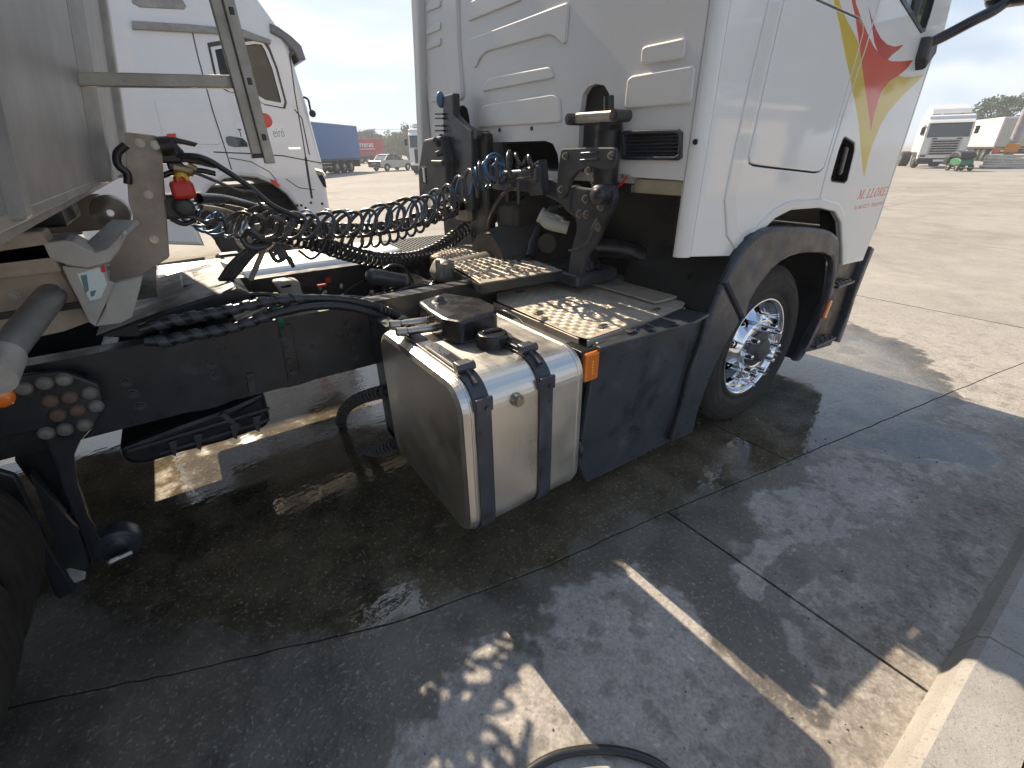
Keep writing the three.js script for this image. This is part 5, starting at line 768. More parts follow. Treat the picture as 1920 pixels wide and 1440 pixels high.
  for (const s of [0, 1, 2]) mesh('tail', hose(Q([[500 - s * 6, 450, -2.24], [470 - s * 8, 478, -2.26], [452 - s * 10, 500, -2.28], [428 - s * 7, 526, -2.3]]), 0.014, 24, 9), M.hoseGrey, kn);
  mesh('small_fitting', [box(0.04, 0.03, 0.03, onZ(530, 478, -2.3).toArray(), 0.006), hose(Q([[505, 470, -2.3], [520, 490, -2.3], [540, 482, -2.3], [550, 500, -2.32]]), 0.009, 20, 8), hose(Q([[510, 480, -2.3], [530, 470, -2.3], [545, 495, -2.3]]), 0.008, 20, 8)], M.cast, kn);
}

// ---------------------------------------------------------------- helpers for things standing far off on the yard
function ground2(u, t) {                     // the point of the yard seen at column u, t metres ahead
  const a = (u - 960) / 857, k = (-1.5 / t - FW.y - RT.y * a) / UPV.y, d = new THREE.Vector3().addScaledVector(RT, a).addScaledVector(UPV, k).add(FW);
  const p = EYE.clone().addScaledVector(d, t); p.y = 0; return p;
}
function along(o, A, B) { const x = B.clone().sub(A).setY(0).normalize(), y = V(0, 1, 0), z = new THREE.Vector3().crossVectors(x, y); o.matrixAutoUpdate = true; o.position.copy(A); o.quaternion.setFromRotationMatrix(new THREE.Matrix4().makeBasis(x, y, z)); return o; }
function textTex(W, H, draw) { const c = document.createElement('canvas'); c.width = W; c.height = H; draw(c.getContext('2d'), W, H); const t = new THREE.CanvasTexture(c); t.colorSpace = THREE.SRGBColorSpace; return t; }
function fitUV(tex, x0, x1, y0, y1) { tex.repeat.set(1 / (x1 - x0), 1 / (y1 - y0)); tex.offset.set(-x0 / (x1 - x0), -y0 / (y1 - y0)); tex.wrapS = tex.wrapT = THREE.ClampToEdgeWrapping; tex.needsUpdate = true; return tex; }
function simpleWheel(name, parent, x, y, z, R, w, m = M.steel) {
  const t = mesh(name, lathe([[R * 0.55, w / 2 - 0.02], [R * 0.62, w / 2], [R * 0.9, w / 2], [R, w / 2 - 0.05], [R, -w / 2 + 0.05], [R * 0.9, -w / 2], [R * 0.62, -w / 2], [R * 0.55, -w / 2 + 0.02]], [x, y, z], 'z', 32), M.tyre, parent);
  for (const k of [1, -1]) mesh('rim', lathe([[0.001, 0.03], [R * 0.25, 0.03], [R * 0.28, -0.02], [R * 0.5, -0.03], [R * 0.56, 0.0], [R * 0.56, -0.04]].map(([r, q]) => [r, q * k]), [x, y, z + k * (w / 2 - 0.02)], 'z', 28), m, t); return t;
}
// ---------------------------------------------------------------- white lorry with the red dot, parked beyond (near side plane z = -7.5)
{
  const Zm = -7.5, mt = thing('parked_lorry', 'white high-roofed lorry with red dot and grey lettering behind the ladder', 'truck');
  const P = l => polyZ(l, Zm), W = 2.46;
  const arc = []; for (let i = 0; i <= 12; i++) { const a = Math.PI * (1.08 - i / 12 * 1.16); arc.push([0.86 + 0.66 * Math.cos(a), 0.60 + 0.66 * Math.sin(a)]); }
  const outline = [[-0.95, 0.62], [-0.95, 3.5], [-0.80, 3.62], [0.70, 3.66], ...P([[468, -30], [486, 0], [512, 36], [528, 58], [543, 88], [556, 135], [570, 180], [578, 205], [592, 258], [603, 298], [610, 330], [616, 370]]), [1.93, 0.70], [1.92, 0.44], [1.46, 0.42], ...rev(arc)];
  const win = P([[391, 84], [414, 80], [474, 72], [494, 74], [505, 92], [519, 128], [536, 192], [533, 203], [496, 196], [470, 180], [428, 172], [410, 160], [402, 135]]);
  mesh('side_wall', pz(outline, Zm - 0.12, Zm, { b: 0.055, holes: [win] }), M.whiteCool, mt);
  mesh('side_wall', pz(outline, Zm - W, Zm - W + 0.06, { b: 0.025, holes: [win] }), M.whiteCool, mt);
  const teal = phy([0.15, 0.27, 0.265], 0.02, 0, { transmission: 1, thickness: 0, ior: 1.45 });
  mesh('side_window', pz(win, Zm - 0.035, Zm - 0.03), teal, mt); mesh('side_window', pz(win, Zm - W + 0.03, Zm - W + 0.035), teal, mt);
  mesh('window_seal', pz(win.map(([x, y]) => [1.22 + (x - 1.22) * 1.03, 2.26 + (y - 2.26) * 1.04]), Zm - 0.01, Zm + 0.004, { holes: [win.map(([x, y]) => [1.22 + (x - 1.22) * 0.96, 2.26 + (y - 2.26) * 0.95])] }), M.black, mt);
  const F = P([[468, -30], [486, 0], [512, 36], [528, 58], [543, 88], [556, 135], [570, 180], [578, 205], [592, 258], [603, 298], [610, 330], [616, 370]]);
  const strip = (a, b, m, name, t = 0.05) => mesh(name, pz([a, b, [b[0] - t, b[1] - 0.01], [a[0] - t, a[1] - 0.01]], Zm - W + 0.06, Zm - 0.055), m, mt);
  strip([0.70, 3.66], F[0], M.whiteCool, 'roof_front'); for (let i = 0; i < 4; i++) strip(F[i], F[i + 1], M.whiteCool, 'roof_front');
  mesh('windscreen', pz([F[4], F[5], F[6], F[7], [F[7][0] - 0.02, F[7][1]], [F[6][0] - 0.02, F[6][1]], [F[5][0] - 0.02, F[5][1]], [F[4][0] - 0.02, F[4][1]]], Zm - W + 0.08, Zm - 0.08), teal, mt);
  mesh('windscreen_border', [pz([F[4], F[5], F[6], F[7], [F[7][0] - 0.03, F[7][1]], [F[6][0] - 0.03, F[6][1]], [F[5][0] - 0.03, F[5][1]], [F[4][0] - 0.03, F[4][1]]], Zm - 0.13, Zm - 0.045, { b: 0.004 })], M.black, mt);
  strip(F[7], F[8], M.whiteCool, 'front_panel'); strip(F[8], F[9], M.whiteCool, 'front_panel'); strip(F[9], F[10], M.whiteCool, 'front_panel'); strip(F[10], F[11], M.whiteCool, 'front_panel'); strip(F[11], [1.93, 0.70], M.whiteCool, 'bumper'); strip([1.93, 0.70], [1.92, 0.44], M.whiteCool, 'bumper');
  mesh('roof', span(-0.90, 0.70, 3.60, 3.65, Zm - W + 0.05, Zm - 0.05), M.whiteCool, mt); mesh('back_panel', span(-0.94, -0.90, 0.62, 3.6, Zm - W + 0.05, Zm - 0.05), M.whiteCool, mt);
  mesh('interior', [box(0.6, 0.9, 0.6, [0.55, 1.75, Zm - 0.55], 0.1), box(0.6, 0.9, 0.6, [0.55, 1.75, Zm - 1.9], 0.1), span(0.0, 1.85, 1.2, 1.25, Zm - W + 0.1, Zm - 0.1), span(1.45, 1.8, 1.25, 1.72, Zm - W + 0.1, Zm - 0.1, 0.05), span(-0.2, -0.15, 1.2, 3.5, Zm - W + 0.1, Zm - 0.1), span(-0.2, 1.5, 2.95, 3.0, Zm - W + 0.1, Zm - 0.1)], M.dark, mt);
  // door and locker lids stand proud by their seams
  const doorO = P([[361, 62], [372, 110], [398, 205], [425, 288], [434, 318]]), seam = (pts, w = 0.012) => { const g = []; for (let i = 0; i < pts.length - 1; i++) g.push(barAB(V(pts[i][0], pts[i][1], Zm + 0.001), V(pts[i + 1][0], pts[i + 1][1], Zm + 0.001), w, 0.004, 0, V(0, 0, 1))); return g; };
  mesh('door_seam', [...seam(doorO), ...seam(P([[543, 100], [552, 170], [568, 262], [573, 295]]), 0.014), ...seam(P([[552, 205], [566, 222], [580, 290]]), 0.014), ...seam(P([[400, 285], [470, 288], [530, 292], [603, 306]]), 0.014), ...seam(P([[573, 295], [578, 330], [585, 372]]), 0.03), ...seam(P([[536, 335], [560, 352], [590, 356]]), 0.01), ...seam(P([[430, 296], [470, 303], [505, 322], [520, 340]]), 0.01)], M.dark, mt);
  mesh('locker_lid', pz(P([[289, 187], [385, 193], [392, 198], [413, 266], [410, 271], [318, 270], [306, 255]]), Zm - 0.01, Zm + 0.010, { b: 0.006, rc: 0.03 }), M.whiteCool, mt);
  mesh('roof_gutter', [pz(P([[247, 40], [350, 46], [455, 56], [508, 76], [506, 84], [450, 70], [400, 64], [248, 56]]), Zm - 0.01, Zm + 0.04, { b: 0.01 })], M.greyPaint, mt);
  mesh('roof_vent', pz(P([[245, -10], [340, -5], [349, 12], [345, 18], [262, 14], [248, 6]]), Zm - 0.01, Zm + 0.012, { b: 0.008 }), M.greyPaint, mt);
  mesh('sun_visor', pz(P([[505, 44], [520, 50], [545, 68], [564, 86], [573, 112], [560, 116], [552, 100], [528, 74], [506, 62]]), Zm - W, Zm + 0.04, { b: 0.02 }), phy([0.10, 0.09, 0.10], 0.2, 0, { clearcoat: 0.6 }), mt);
  mesh('mirror_stay', [hose([[569, 182], [577, 186], [582, 205], [586, 215]].map(([u, v]) => onZ(u, v, Zm + 0.06)), 0.014, 16, 8), place(new THREE.SphereGeometry(0.045, 14, 10), onZ(586, 213, Zm + 0.06).toArray())], M.dark, mt);
  mesh('door_handle', pz(P([[423, 257], [430, 255], [455, 259], [463, 267], [465, 275], [440, 276], [428, 273], [424, 266]]), Zm - 0.01, Zm + 0.006, { b: 0.003 }), M.glassDark, mt);
  const b0 = onZ(505, 226, Zm); mesh('red_dot', [lathe([[0.001, 0.006], [0.082, 0.006], [0.084, 0.004], [0.084, 0]], [b0.x - 0.05, b0.y, Zm], 'z', 36)], M.red, mt);
  mesh('red_plate', pz(P([[312, 251], [329, 250], [331, 257], [313, 258]]), Zm, Zm + 0.014, { b: 0.003 }), M.red, mt);
  const l0 = onZ(447, 255, Zm), l1 = onZ(536, 255, Zm), x0 = l0.x, x1 = l1.x, y0 = l0.y - 0.07, y1 = l0.y + 0.15;
  const tx = fitUV(textTex(512, 128, (g, w, h) => { g.fillStyle = '#fbfbf8'; g.fillRect(0, 0, w, h); g.font = 'bold 74px sans-serif'; g.fillStyle = '#6a2438'; g.fillText('T', 6, 92); g.font = '74px sans-serif'; g.fillStyle = '#5d646e'; g.fillText('eiró', 372, 92); }), x0, x1, y0, y1);
  mesh('lettering', span(x0, x1, y0, y1, Zm - 0.003, Zm + 0.002), phy([0.66, 0.69, 0.75], 0.42, 0, { map: tx, clearcoat: 0.9, clearcoatRoughness: 0.05 }), mt);
  mesh('badge', [span(onZ(541, 278, Zm).x, onZ(563, 278, Zm).x, onZ(541, 278, Zm).y - 0.012, onZ(541, 278, Zm).y + 0.012, Zm, Zm + 0.006)], M.chrome, mt);
  mesh('headlight', pz(P([[590, 318], [602, 322], [610, 336], [613, 352], [606, 350], [598, 336]]), Zm - 0.25, Zm + 0.004, { b: 0.012 }), M.glassDark, mt); mesh('headlight_brow', pz(P([[589, 314], [604, 318], [612, 330], [604, 323], [590, 319]]), Zm - 0.1, Zm + 0.008, { b: 0.003 }), M.chrome, mt);
  mesh('side_reflector', pz(P([[506, 336], [516, 338], [526, 350], [514, 348]]), Zm, Zm + 0.012, { b: 0.004 }), M.red, mt);
  for (const [u, v] of [[557, 385], [565, 385], [573, 390], [583, 380], [604, 382]]) { const p = onZ(u, v, Zm); mesh('bumper_socket', span(p.x - 0.016, p.x + 0.016, p.y - 0.016, p.y + 0.016, Zm, Zm + 0.005, 0.004), M.black, mt); }
  mesh('arch_liner', pz([[0.14, 0.7], [0.3, 1.10], [0.86, 1.30], [1.4, 1.08], [1.56, 0.6], [1.6, 1.0], [1.2, 1.34], [0.5, 1.34], [0.05, 1.0]], Zm - 0.7, Zm - 0.065), M.dark, mt);
  const wp = new THREE.Group(); wp.name = 'wheel'; mt.add(wp); simpleWheel('tyre', wp, 0.86, 0.50, Zm - 0.22, 0.50, 0.32); const w2 = new THREE.Group(); w2.name = 'wheel'; mt.add(w2); simpleWheel('tyre', w2, 0.86, 0.50, Zm - W + 0.22, 0.50, 0.32);
  mesh('chassis', [span(-4.5, 1.6, 0.62, 0.9, Zm - 1.65, Zm - 1.58), span(-4.5, 1.6, 0.62, 0.9, Zm - 0.9, Zm - 0.83), span(-0.1, 1.5, 0.62, 1.1, Zm - 1.6, Zm - 0.85)], M.frame, mt);
  const w3 = new THREE.Group(); w3.name = 'wheel'; mt.add(w3); simpleWheel('tyre', w3, -3.0, 0.50, Zm - 0.35, 0.50, 0.56);
}
// ---------------------------------------------------------------- far tractors seen from the front (front faces +x of its own frame)
function farTractor(name, label, u, t, heading, tall, paint, grilleDark, plate) {
  const o = thing(name, label, 'truck', ground2(u, t).toArray(), null, heading);
  const H = tall ? 3.22 : 3.0;
  const cabO = [[-2.1, 0.95], [-2.1, H], [-0.9, H + 0.02], [-0.35, H - 0.12], [-0.14, H - 0.55], [0.0, 1.95], [0.04, 1.0], [0.04, 0.55], [-0.25, 0.5], [-0.4, 0.95]];
  mesh('cab_body', pz(cabO, -1.23, 1.23, { b: 0.07, rc: 0.05 }), paint, o);
  mesh('windscreen', pz([[-0.165, H - 0.50], [-0.002, 1.86], [0.026, 1.86], [-0.135, H - 0.48]], -1.10, 1.10, { b: 0.008 }), M.glassDark, o);
  mesh('visor', pz([[-0.24, H - 0.32], [-0.09, H - 0.42], [0.03, H - 0.52], [0.0, H - 0.55], [-0.2, H - 0.44]], -1.18, 1.18, { b: 0.015 }), paint, o);
  mesh('side_window', [pz([[-1.0, 1.95], [-0.16, 1.95], [-0.28, H - 0.6], [-1.0, H - 0.6]], 1.215, 1.236), pz([[-1.0, 1.95], [-0.16, 1.95], [-0.28, H - 0.6], [-1.0, H - 0.6]], -1.236, -1.215)], M.glassDark, o);
  const gr = mesh('grille', span(0.03, 0.06, 0.78, 1.72, -0.80, 0.80, 0.01), grilleDark ? M.dark : M.palePaint, o);
  for (let i = 0; i < 6; i++) mesh('grille_slot', span(0.05, 0.068, 0.84 + i * 0.145, 0.93 + i * 0.145, -0.70, 0.70, 0.01), M.black, gr);
  mesh('corner_deflector', [span(-0.55, 0.03, 1.0, 1.85, 0.86, 1.235, 0.09), span(-0.55, 0.03, 1.0, 1.85, -1.235, -0.86, 0.09)], paint, o);
  mesh('vent_slot', [span(0.03, 0.055, 1.74, 1.80, 0.5, 0.78, 0.01), span(0.03, 0.055, 1.74, 1.80, -0.78, -0.5, 0.01)], M.black, o);
  mesh('bumper', [span(-0.35, 0.08, 0.36, 0.62, -1.22, 1.22, 0.06)], grilleDark ? M.plastic : M.dark, o);
  for (const s of [-1, 1]) { mesh('headlight', span(-0.1, 0.075, 0.66, 0.86, s * 0.80, s * 1.18, 0.03), M.mirrorGlass, o); mesh('indicator', span(-0.2, 0.07, 0.66, 0.84, s * 1.185, s * 1.225, 0.01), M.amber, o); mesh('mirror', [box(0.14, 0.46, 0.22, [-0.05, 2.25, s * 1.40], 0.05), barAB(V(-0.15, 2.45, s * 1.2), V(-0.06, 2.45, s * 1.4), 0.04, 0.04)], M.dark, o); const w = new THREE.Group(); w.name = 'wheel'; o.add(w); simpleWheel('tyre', w, -0.95, 0.5, s * 1.05, 0.5, 0.32); const w2 = new THREE.Group(); w2.name = 'wheel'; o.add(w2); simpleWheel('tyre', w2, -4.4, 0.5, s * 0.95, 0.5, 0.56); }
  if (plate) mesh('number_plate', span(0.08, 0.095, 0.40, 0.53, -0.30, 0.34), phy([0.75, 0.75, 0.73], 0.4), o);
  mesh('lower_lip', span(-0.3, 0.06, 0.26, 0.36, -1.15, 1.15, 0.03), M.dark, o);
  if (tall) { mesh('roof_fairing', pz([[-2.1, H + 0.03], [-0.75, H + 0.03], [-1.0, H + 0.30], [-2.05, H + 0.62]], -1.05, 1.05, { b: 0.05 }), paint, o); mesh('roof_lamp', [span(-0.9, -0.7, H - 0.02, H + 0.06, -0.5, 0.5, 0.02)], M.whiteLens, o); }
  mesh('rear_chassis', [span(-6.2, -2.0, 0.7, 0.95, -0.45, 0.45)], M.frame, o);
  return o;
}
const head = (u, t, off) => { const p = ground2(u, t); return Math.atan2(p.z, -p.x) + off; };      // 0 = facing the camera
farTractor('distant_tractor', 'white tractor unit with many-slotted grille and number plate in front of the tree', 1755, 31, head(1755, 31, 0.26), true, M.white, false, true);
farTractor('distant_tractor', 'white lorry with dark grille half hidden by the left edge of the white cab', 800, 36, head(800, 36, -0.25), true, M.white, true, false);
// ---------------------------------------------------------------- curtain-sided trailers
function boxTrailer(name, label, A, B, L, top, sideMat, o2 = {}) {
  const o = along(thing(name, label, 'trailer'), A, B), W = 2.5, yb = o2.yb || 1.15;
  mesh('curtain', [span(0.03, L, yb, top, 0.0, 0.03), span(0.03, L, yb, top, W - 0.03, W)], sideMat, o);
  mesh('rear_doors', span(0.0, 0.03, yb, top, 0.02, W - 0.02), o2.rear || sideMat, o);
  mesh('roof', span(0, L, top, top + 0.05, -0.02, W + 0.02, 0.01), o2.roof || M.palePaint, o); mesh('front_board', span(L, L + 0.03, yb, top, 0.02, W - 0.02), sideMat, o); mesh('floor', span(0.05, L, yb - 0.02, yb - 0.001, 0.1, W - 0.1), M.dark, o);
  mesh('side_rail', [span(0, L, yb - 0.14, yb + 0.02, -0.03, 0.05, 0.01), span(0, L, yb - 0.14, yb + 0.02, W - 0.05, W + 0.03, 0.01)], o2.rail || M.frame, o);
  const n = Math.round(L / 0.62), g = []; for (let i = 0; i < n; i++) g.push(span(0.3 + i * 0.62 - 0.02, 0.3 + i * 0.62 + 0.02, yb - 0.1, yb + 0.16, -0.012, 0.0), span(0.3 + i * 0.62 - 0.02, 0.3 + i * 0.62 + 0.02, yb - 0.1, yb + 0.16, W, W + 0.012)); mesh('curtain_strap', g, M.palePaint, o, { kind: 'stuff' });
  for (const x of [2.0, 3.3, 4.6]) for (const z of [0.25, W - 0.25]) { const w = new THREE.Group(); w.name = 'wheel'; o.add(w); simpleWheel('tyre', w, x, 0.5, z, 0.5, 0.38); }
  mesh('chassis', [span(0.2, L, 0.75, 1.0, 0.7, 0.85), span(0.2, L, 0.75, 1.0, W - 0.85, W - 0.7), span(0.15, 0.3, 0.45, 1.0, 0.1, W - 0.1)], M.frame, o);
  mesh('side_guard', [span(5.6, L - 3.2, 0.55, 0.62, 0.02, 0.06), span(5.6, L - 3.2, 0.8, 0.87, 0.02, 0.06)], M.palePaint, o); mesh('landing_leg', [span(L - 2.6, L - 2.45, 0.1, 1.0, 0.4, 0.55), span(L - 2.6, L - 2.45, 0.1, 1.0, W - 0.55, W - 0.4)], M.frame, o);
  return o;
}
const cloth = c => phy(c, 0.5, 0, { bumpMap: T.weave, bumpScale: 0.03, clearcoat: 0.2, clearcoatRoughness: 0.4 });
boxTrailer('curtain_trailer', 'long blue curtain-sided trailer with three axles beyond the lorry', ground2(681, 44), ground2(592, 36.5), 13.6, 3.75, cloth([0.025, 0.115, 0.30]), { roof: M.palePaint });
{
  const tx = fitUV(textTex(1024, 256, (g, w, h) => { g.fillStyle = '#b3202c'; g.fillRect(0, 0, w, h); g.fillStyle = '#f4ecec'; g.font = 'bold 150px sans-serif'; g.fillText('carreras', 190, 150); g.fillRect(190, 182, 640, 14); g.fillRect(40, 20, 14, 220); g.fillRect(90, 20, 14, 220); }), -1, -2, 0, 1);
  const A = ground2(723, 84), B = ground2(660, 80), o = boxTrailer('curtain_trailer', 'red curtain-sided trailer with white lettering far behind the blue one', A, B, 13.6, 3.9, cloth([0.42, 0.022, 0.03]));
  const tt = fitUV(tx, 0, 0, 0, 0); tt.repeat.set(-1 / 6.2, 1 / 1.9); tt.offset.set(6.8 / 6.2, -1.75 / 1.9); tt.needsUpdate = true;
  mesh('lettering', span(0.6, 6.8, 1.75, 3.65, -0.006, -0.001), phy([0.9, 0.9, 0.9], 0.5, 0, { map: tt }), o);
}
{
  const A = ground2(1851, 40), B = ground2(1779, 48), o = boxTrailer('curtain_trailer', 'cream trailer with plain grey doors and red and yellow marker boards', ground2(1851, 40), ground2(1779, 48), 12, 3.35, phy([0.72, 0.66, 0.55], 0.5, 0, { bumpMap: T.weave, bumpScale: 0.05 }), { rear: std([0.36, 0.35, 0.34], 0.6), roof: phy([0.66, 0.58, 0.62], 0.5) });
  mesh('corner_frame', [span(-0.03, 0.03, 1.1, 3.35, -0.03, 0.08), span(-0.03, 0.03, 1.1, 3.35, 2.42, 2.53), span(-0.03, 0.03, 3.27, 3.36, 0.08, 2.42)], phy([0.66, 0.54, 0.60], 0.5), o);
  mesh('marker_board', [span(-0.06, -0.035, 0.72, 0.98, 0.02, 0.52)], M.red, o); mesh('marker_board', [span(-0.06, -0.035, 0.76, 0.92, 0.55, 1.45)], M.yellow, o); mesh('tail_lamp', [span(-0.06, -0.035, 0.72, 0.98, 2.0, 2.48)], M.red, o); mesh('under_run_bar', span(-0.02, 0.06, 0.5, 0.62, 0.05, 2.45), M.palePaint, o);
}
{
  const o = boxTrailer('curtain_trailer', 'pale green tinted trailer side seen past the lamp post at the right edge', ground2(1990, 34), ground2(1896, 44), 12, 3.1, phy([0.60, 0.60, 0.50], 0.5, 0, { bumpMap: T.weave, bumpScale: 0.05 }));
}
// ---------------------------------------------------------------- silver saloon
{
  const A = ground2(716, 42.6), B = ground2(766, 45.2), o = along(thing('parked_car', 'silver green saloon car seen from behind on the open yard', 'car'), A, B), W = 1.70;
  const paint = phy([0.36, 0.38, 0.33], 0.35, 0.5, { clearcoat: 1, clearcoatRoughness: 0.06 });
  const low = [[-0.04, 0.36], [-0.06, 0.62], [0.02, 0.90], [0.75, 0.96], [3.2, 0.95], [4.25, 0.76], [4.36, 0.55], [4.3, 0.30], [3.95, 0.27], [3.84, 0.52], [3.52, 0.66], [3.2, 0.52], [3.1, 0.26], [1.22, 0.26], [1.12, 0.52], [0.80, 0.66], [0.48, 0.52], [0.36, 0.27]];
  mesh('body', pz(low, -W, 0, { b: 0.05, rc: 0.05 }), paint, o);
  mesh('cabin', pz([[0.62, 0.94], [1.12, 1.36], [1.5, 1.42], [2.25, 1.40], [3.1, 0.94]], -W + 0.14, -0.14, { b: 0.05, rc: 0.06 }), M.glassDark, o);
  mesh('roof', pz([[1.08, 1.36], [1.5, 1.425], [2.27, 1.40], [2.3, 1.425], [1.5, 1.455], [1.05, 1.385]], -W + 0.16, -0.16, { b: 0.01 }), paint, o);
  mesh('pillar', [...[-W + 0.15, -0.15].flatMap(z => [barAB(V(0.66, 0.94, z), V(1.12, 1.38, z), 0.05, 0.05), barAB(V(1.75, 0.94, z), V(1.8, 1.40, z), 0.05, 0.06), barAB(V(3.1, 0.94, z), V(2.25, 1.40, z), 0.05, 0.05)])], paint, o);
  mesh('rear_window', pz([[0.70, 0.97], [1.10, 1.34], [1.09, 1.36], [0.66, 0.97]], -W + 0.22, -0.22), phy([0.16, 0.18, 0.18], 0.05, 0.2, { clearcoat: 1 }), o);
  for (const z of [-W - 0.0 + 0.02, -0.32]) mesh('tail_lamp', span(-0.075, 0.12, 0.66, 0.86, z, z + 0.30, 0.02), M.red, o);
  mesh('number_plate', span(-0.08, -0.05, 0.62, 0.72, -W / 2 - 0.26, -W / 2 + 0.26), M.whiteLens, o); mesh('bumper_strip', span(-0.09, 0.05, 0.42, 0.48, -W + 0.05, -0.05, 0.01), M.dark, o);
  mesh('mirror', [box(0.12, 0.11, 0.16, [2.72, 0.98, 0.06], 0.03), box(0.12, 0.11, 0.16, [2.72, 0.98, -W - 0.06], 0.03)], M.dark, o);
  for (const x of [0.80, 3.52]) for (const z of [-0.12, -W + 0.12]) { const w = new THREE.Group(); w.name = 'wheel'; o.add(w); simpleWheel('tyre', w, x, 0.30, z, 0.30, 0.2, M.alu); }
  o.updateMatrixWorld();
  const d = B.clone().sub(A).normalize(), zl = new THREE.Vector3().crossVectors(d, V(0, 1, 0)); if (zl.dot(A.clone().sub(EYE)) > 0) { /* local z points away from the eye */ for (const c of o.children) c.traverse(() => {}); o.position.addScaledVector(zl, W); }
}
// ---------------------------------------------------------------- lamp post with orange box, rings at its foot, green machine
{
  const p = ground2(1880, 30);
  const o = thing('lamp_post', 'pale tapered lamp post with an orange box, leaning into view at right', 'lamp post', p.toArray());
  mesh('pole', [rod(V(0, 0, 0), V(0, 9, 0), 0.26, 0.14, 24), rod(V(0, 0, 0), V(0, 0.05, 0), 0.4, 0.4, 20)], phy([0.40, 0.40, 0.43], 0.5, 0.2, { map: T.grime }), o);
  mesh('lamp_arm', [rod(V(0, 8.9, 0), V(-1.2, 9.3, 0.4), 0.05, 0.04, 10), box(0.6, 0.12, 0.25, [-1.5, 9.35, 0.5], 0.04)], M.galv, o);
  mesh('orange_box', [box(0.34, 0.52, 0.62, [-0.30, 1.15, 0.10], 0.04, [0, 0.1, 0])], phy([0.62, 0.22, 0.01], 0.5), o); mesh('box_stand', [rod(V(-0.3, 0.0, 0.10), V(-0.3, 0.9, 0.10), 0.03, 0.03, 10)], M.palePaint, o);
  const q = thing('guard_rings', 'stack of pale rings lying round the foot of the lamp post', 'guard rings', p.toArray());
  const pale = std([0.72, 0.71, 0.64], 0.7, 0, { map: T.grime }), r = rng(4);
  for (let i = 0; i < 5; i++) mesh('ring', place(new THREE.TorusGeometry(1.02 + 0.08 * (r() - 0.5), 0.085, 10, 40).rotateX(Math.PI / 2 + 0.08 * (r() - 0.5)), [0.08 * (r() - 0.5), 0.10 + i * 0.15, 0.08 * (r() - 0.5)]), pale, q);
  const gm = thing('garden_machine', 'small green wheeled machine under a dark cover beside the white tractor', 'machine', ground2(1796, 27.5).toArray(), null, head(1796, 27.5, 0.5));
  mesh('body', [pz([[-0.5, 0.35], [-0.52, 0.62], [-0.2, 0.72], [0.3, 0.70], [0.55, 0.58], [0.6, 0.34], [0.3, 0.28], [-0.2, 0.28]], -0.34, 0.34, { b: 0.06, rc: 0.08 })], phy([0.03, 0.15, 0.06], 0.4), gm);
  mesh('cover', [pz([[-0.62, 0.70], [-0.52, 1.02], [-0.1, 1.10], [0.35, 1.02], [0.55, 0.80], [0.5, 0.66], [0, 0.74]], -0.42, 0.42, { b: 0.10, rc: 0.1 }), box(0.5, 0.5, 0.7, [-0.95, 0.55, 0], 0.1)], M.dark, gm);
  for (const [x, z] of [[-0.4, -0.36], [-0.4, 0.36], [0.42, -0.34], [0.42, 0.34]]) { const w = new THREE.Group(); w.name = 'wheel'; gm.add(w); simpleWheel('tyre', w, x, 0.2, z, 0.2, 0.12); }
  mesh('frame', [barAB(V(-0.6, 0.2, 0.3), V(0.6, 0.2, 0.3), 0.03, 0.03), barAB(V(0.6, 0.2, -0.3), V(0.6, 0.2, 0.3), 0.03, 0.03)], M.palePaint, gm);
}
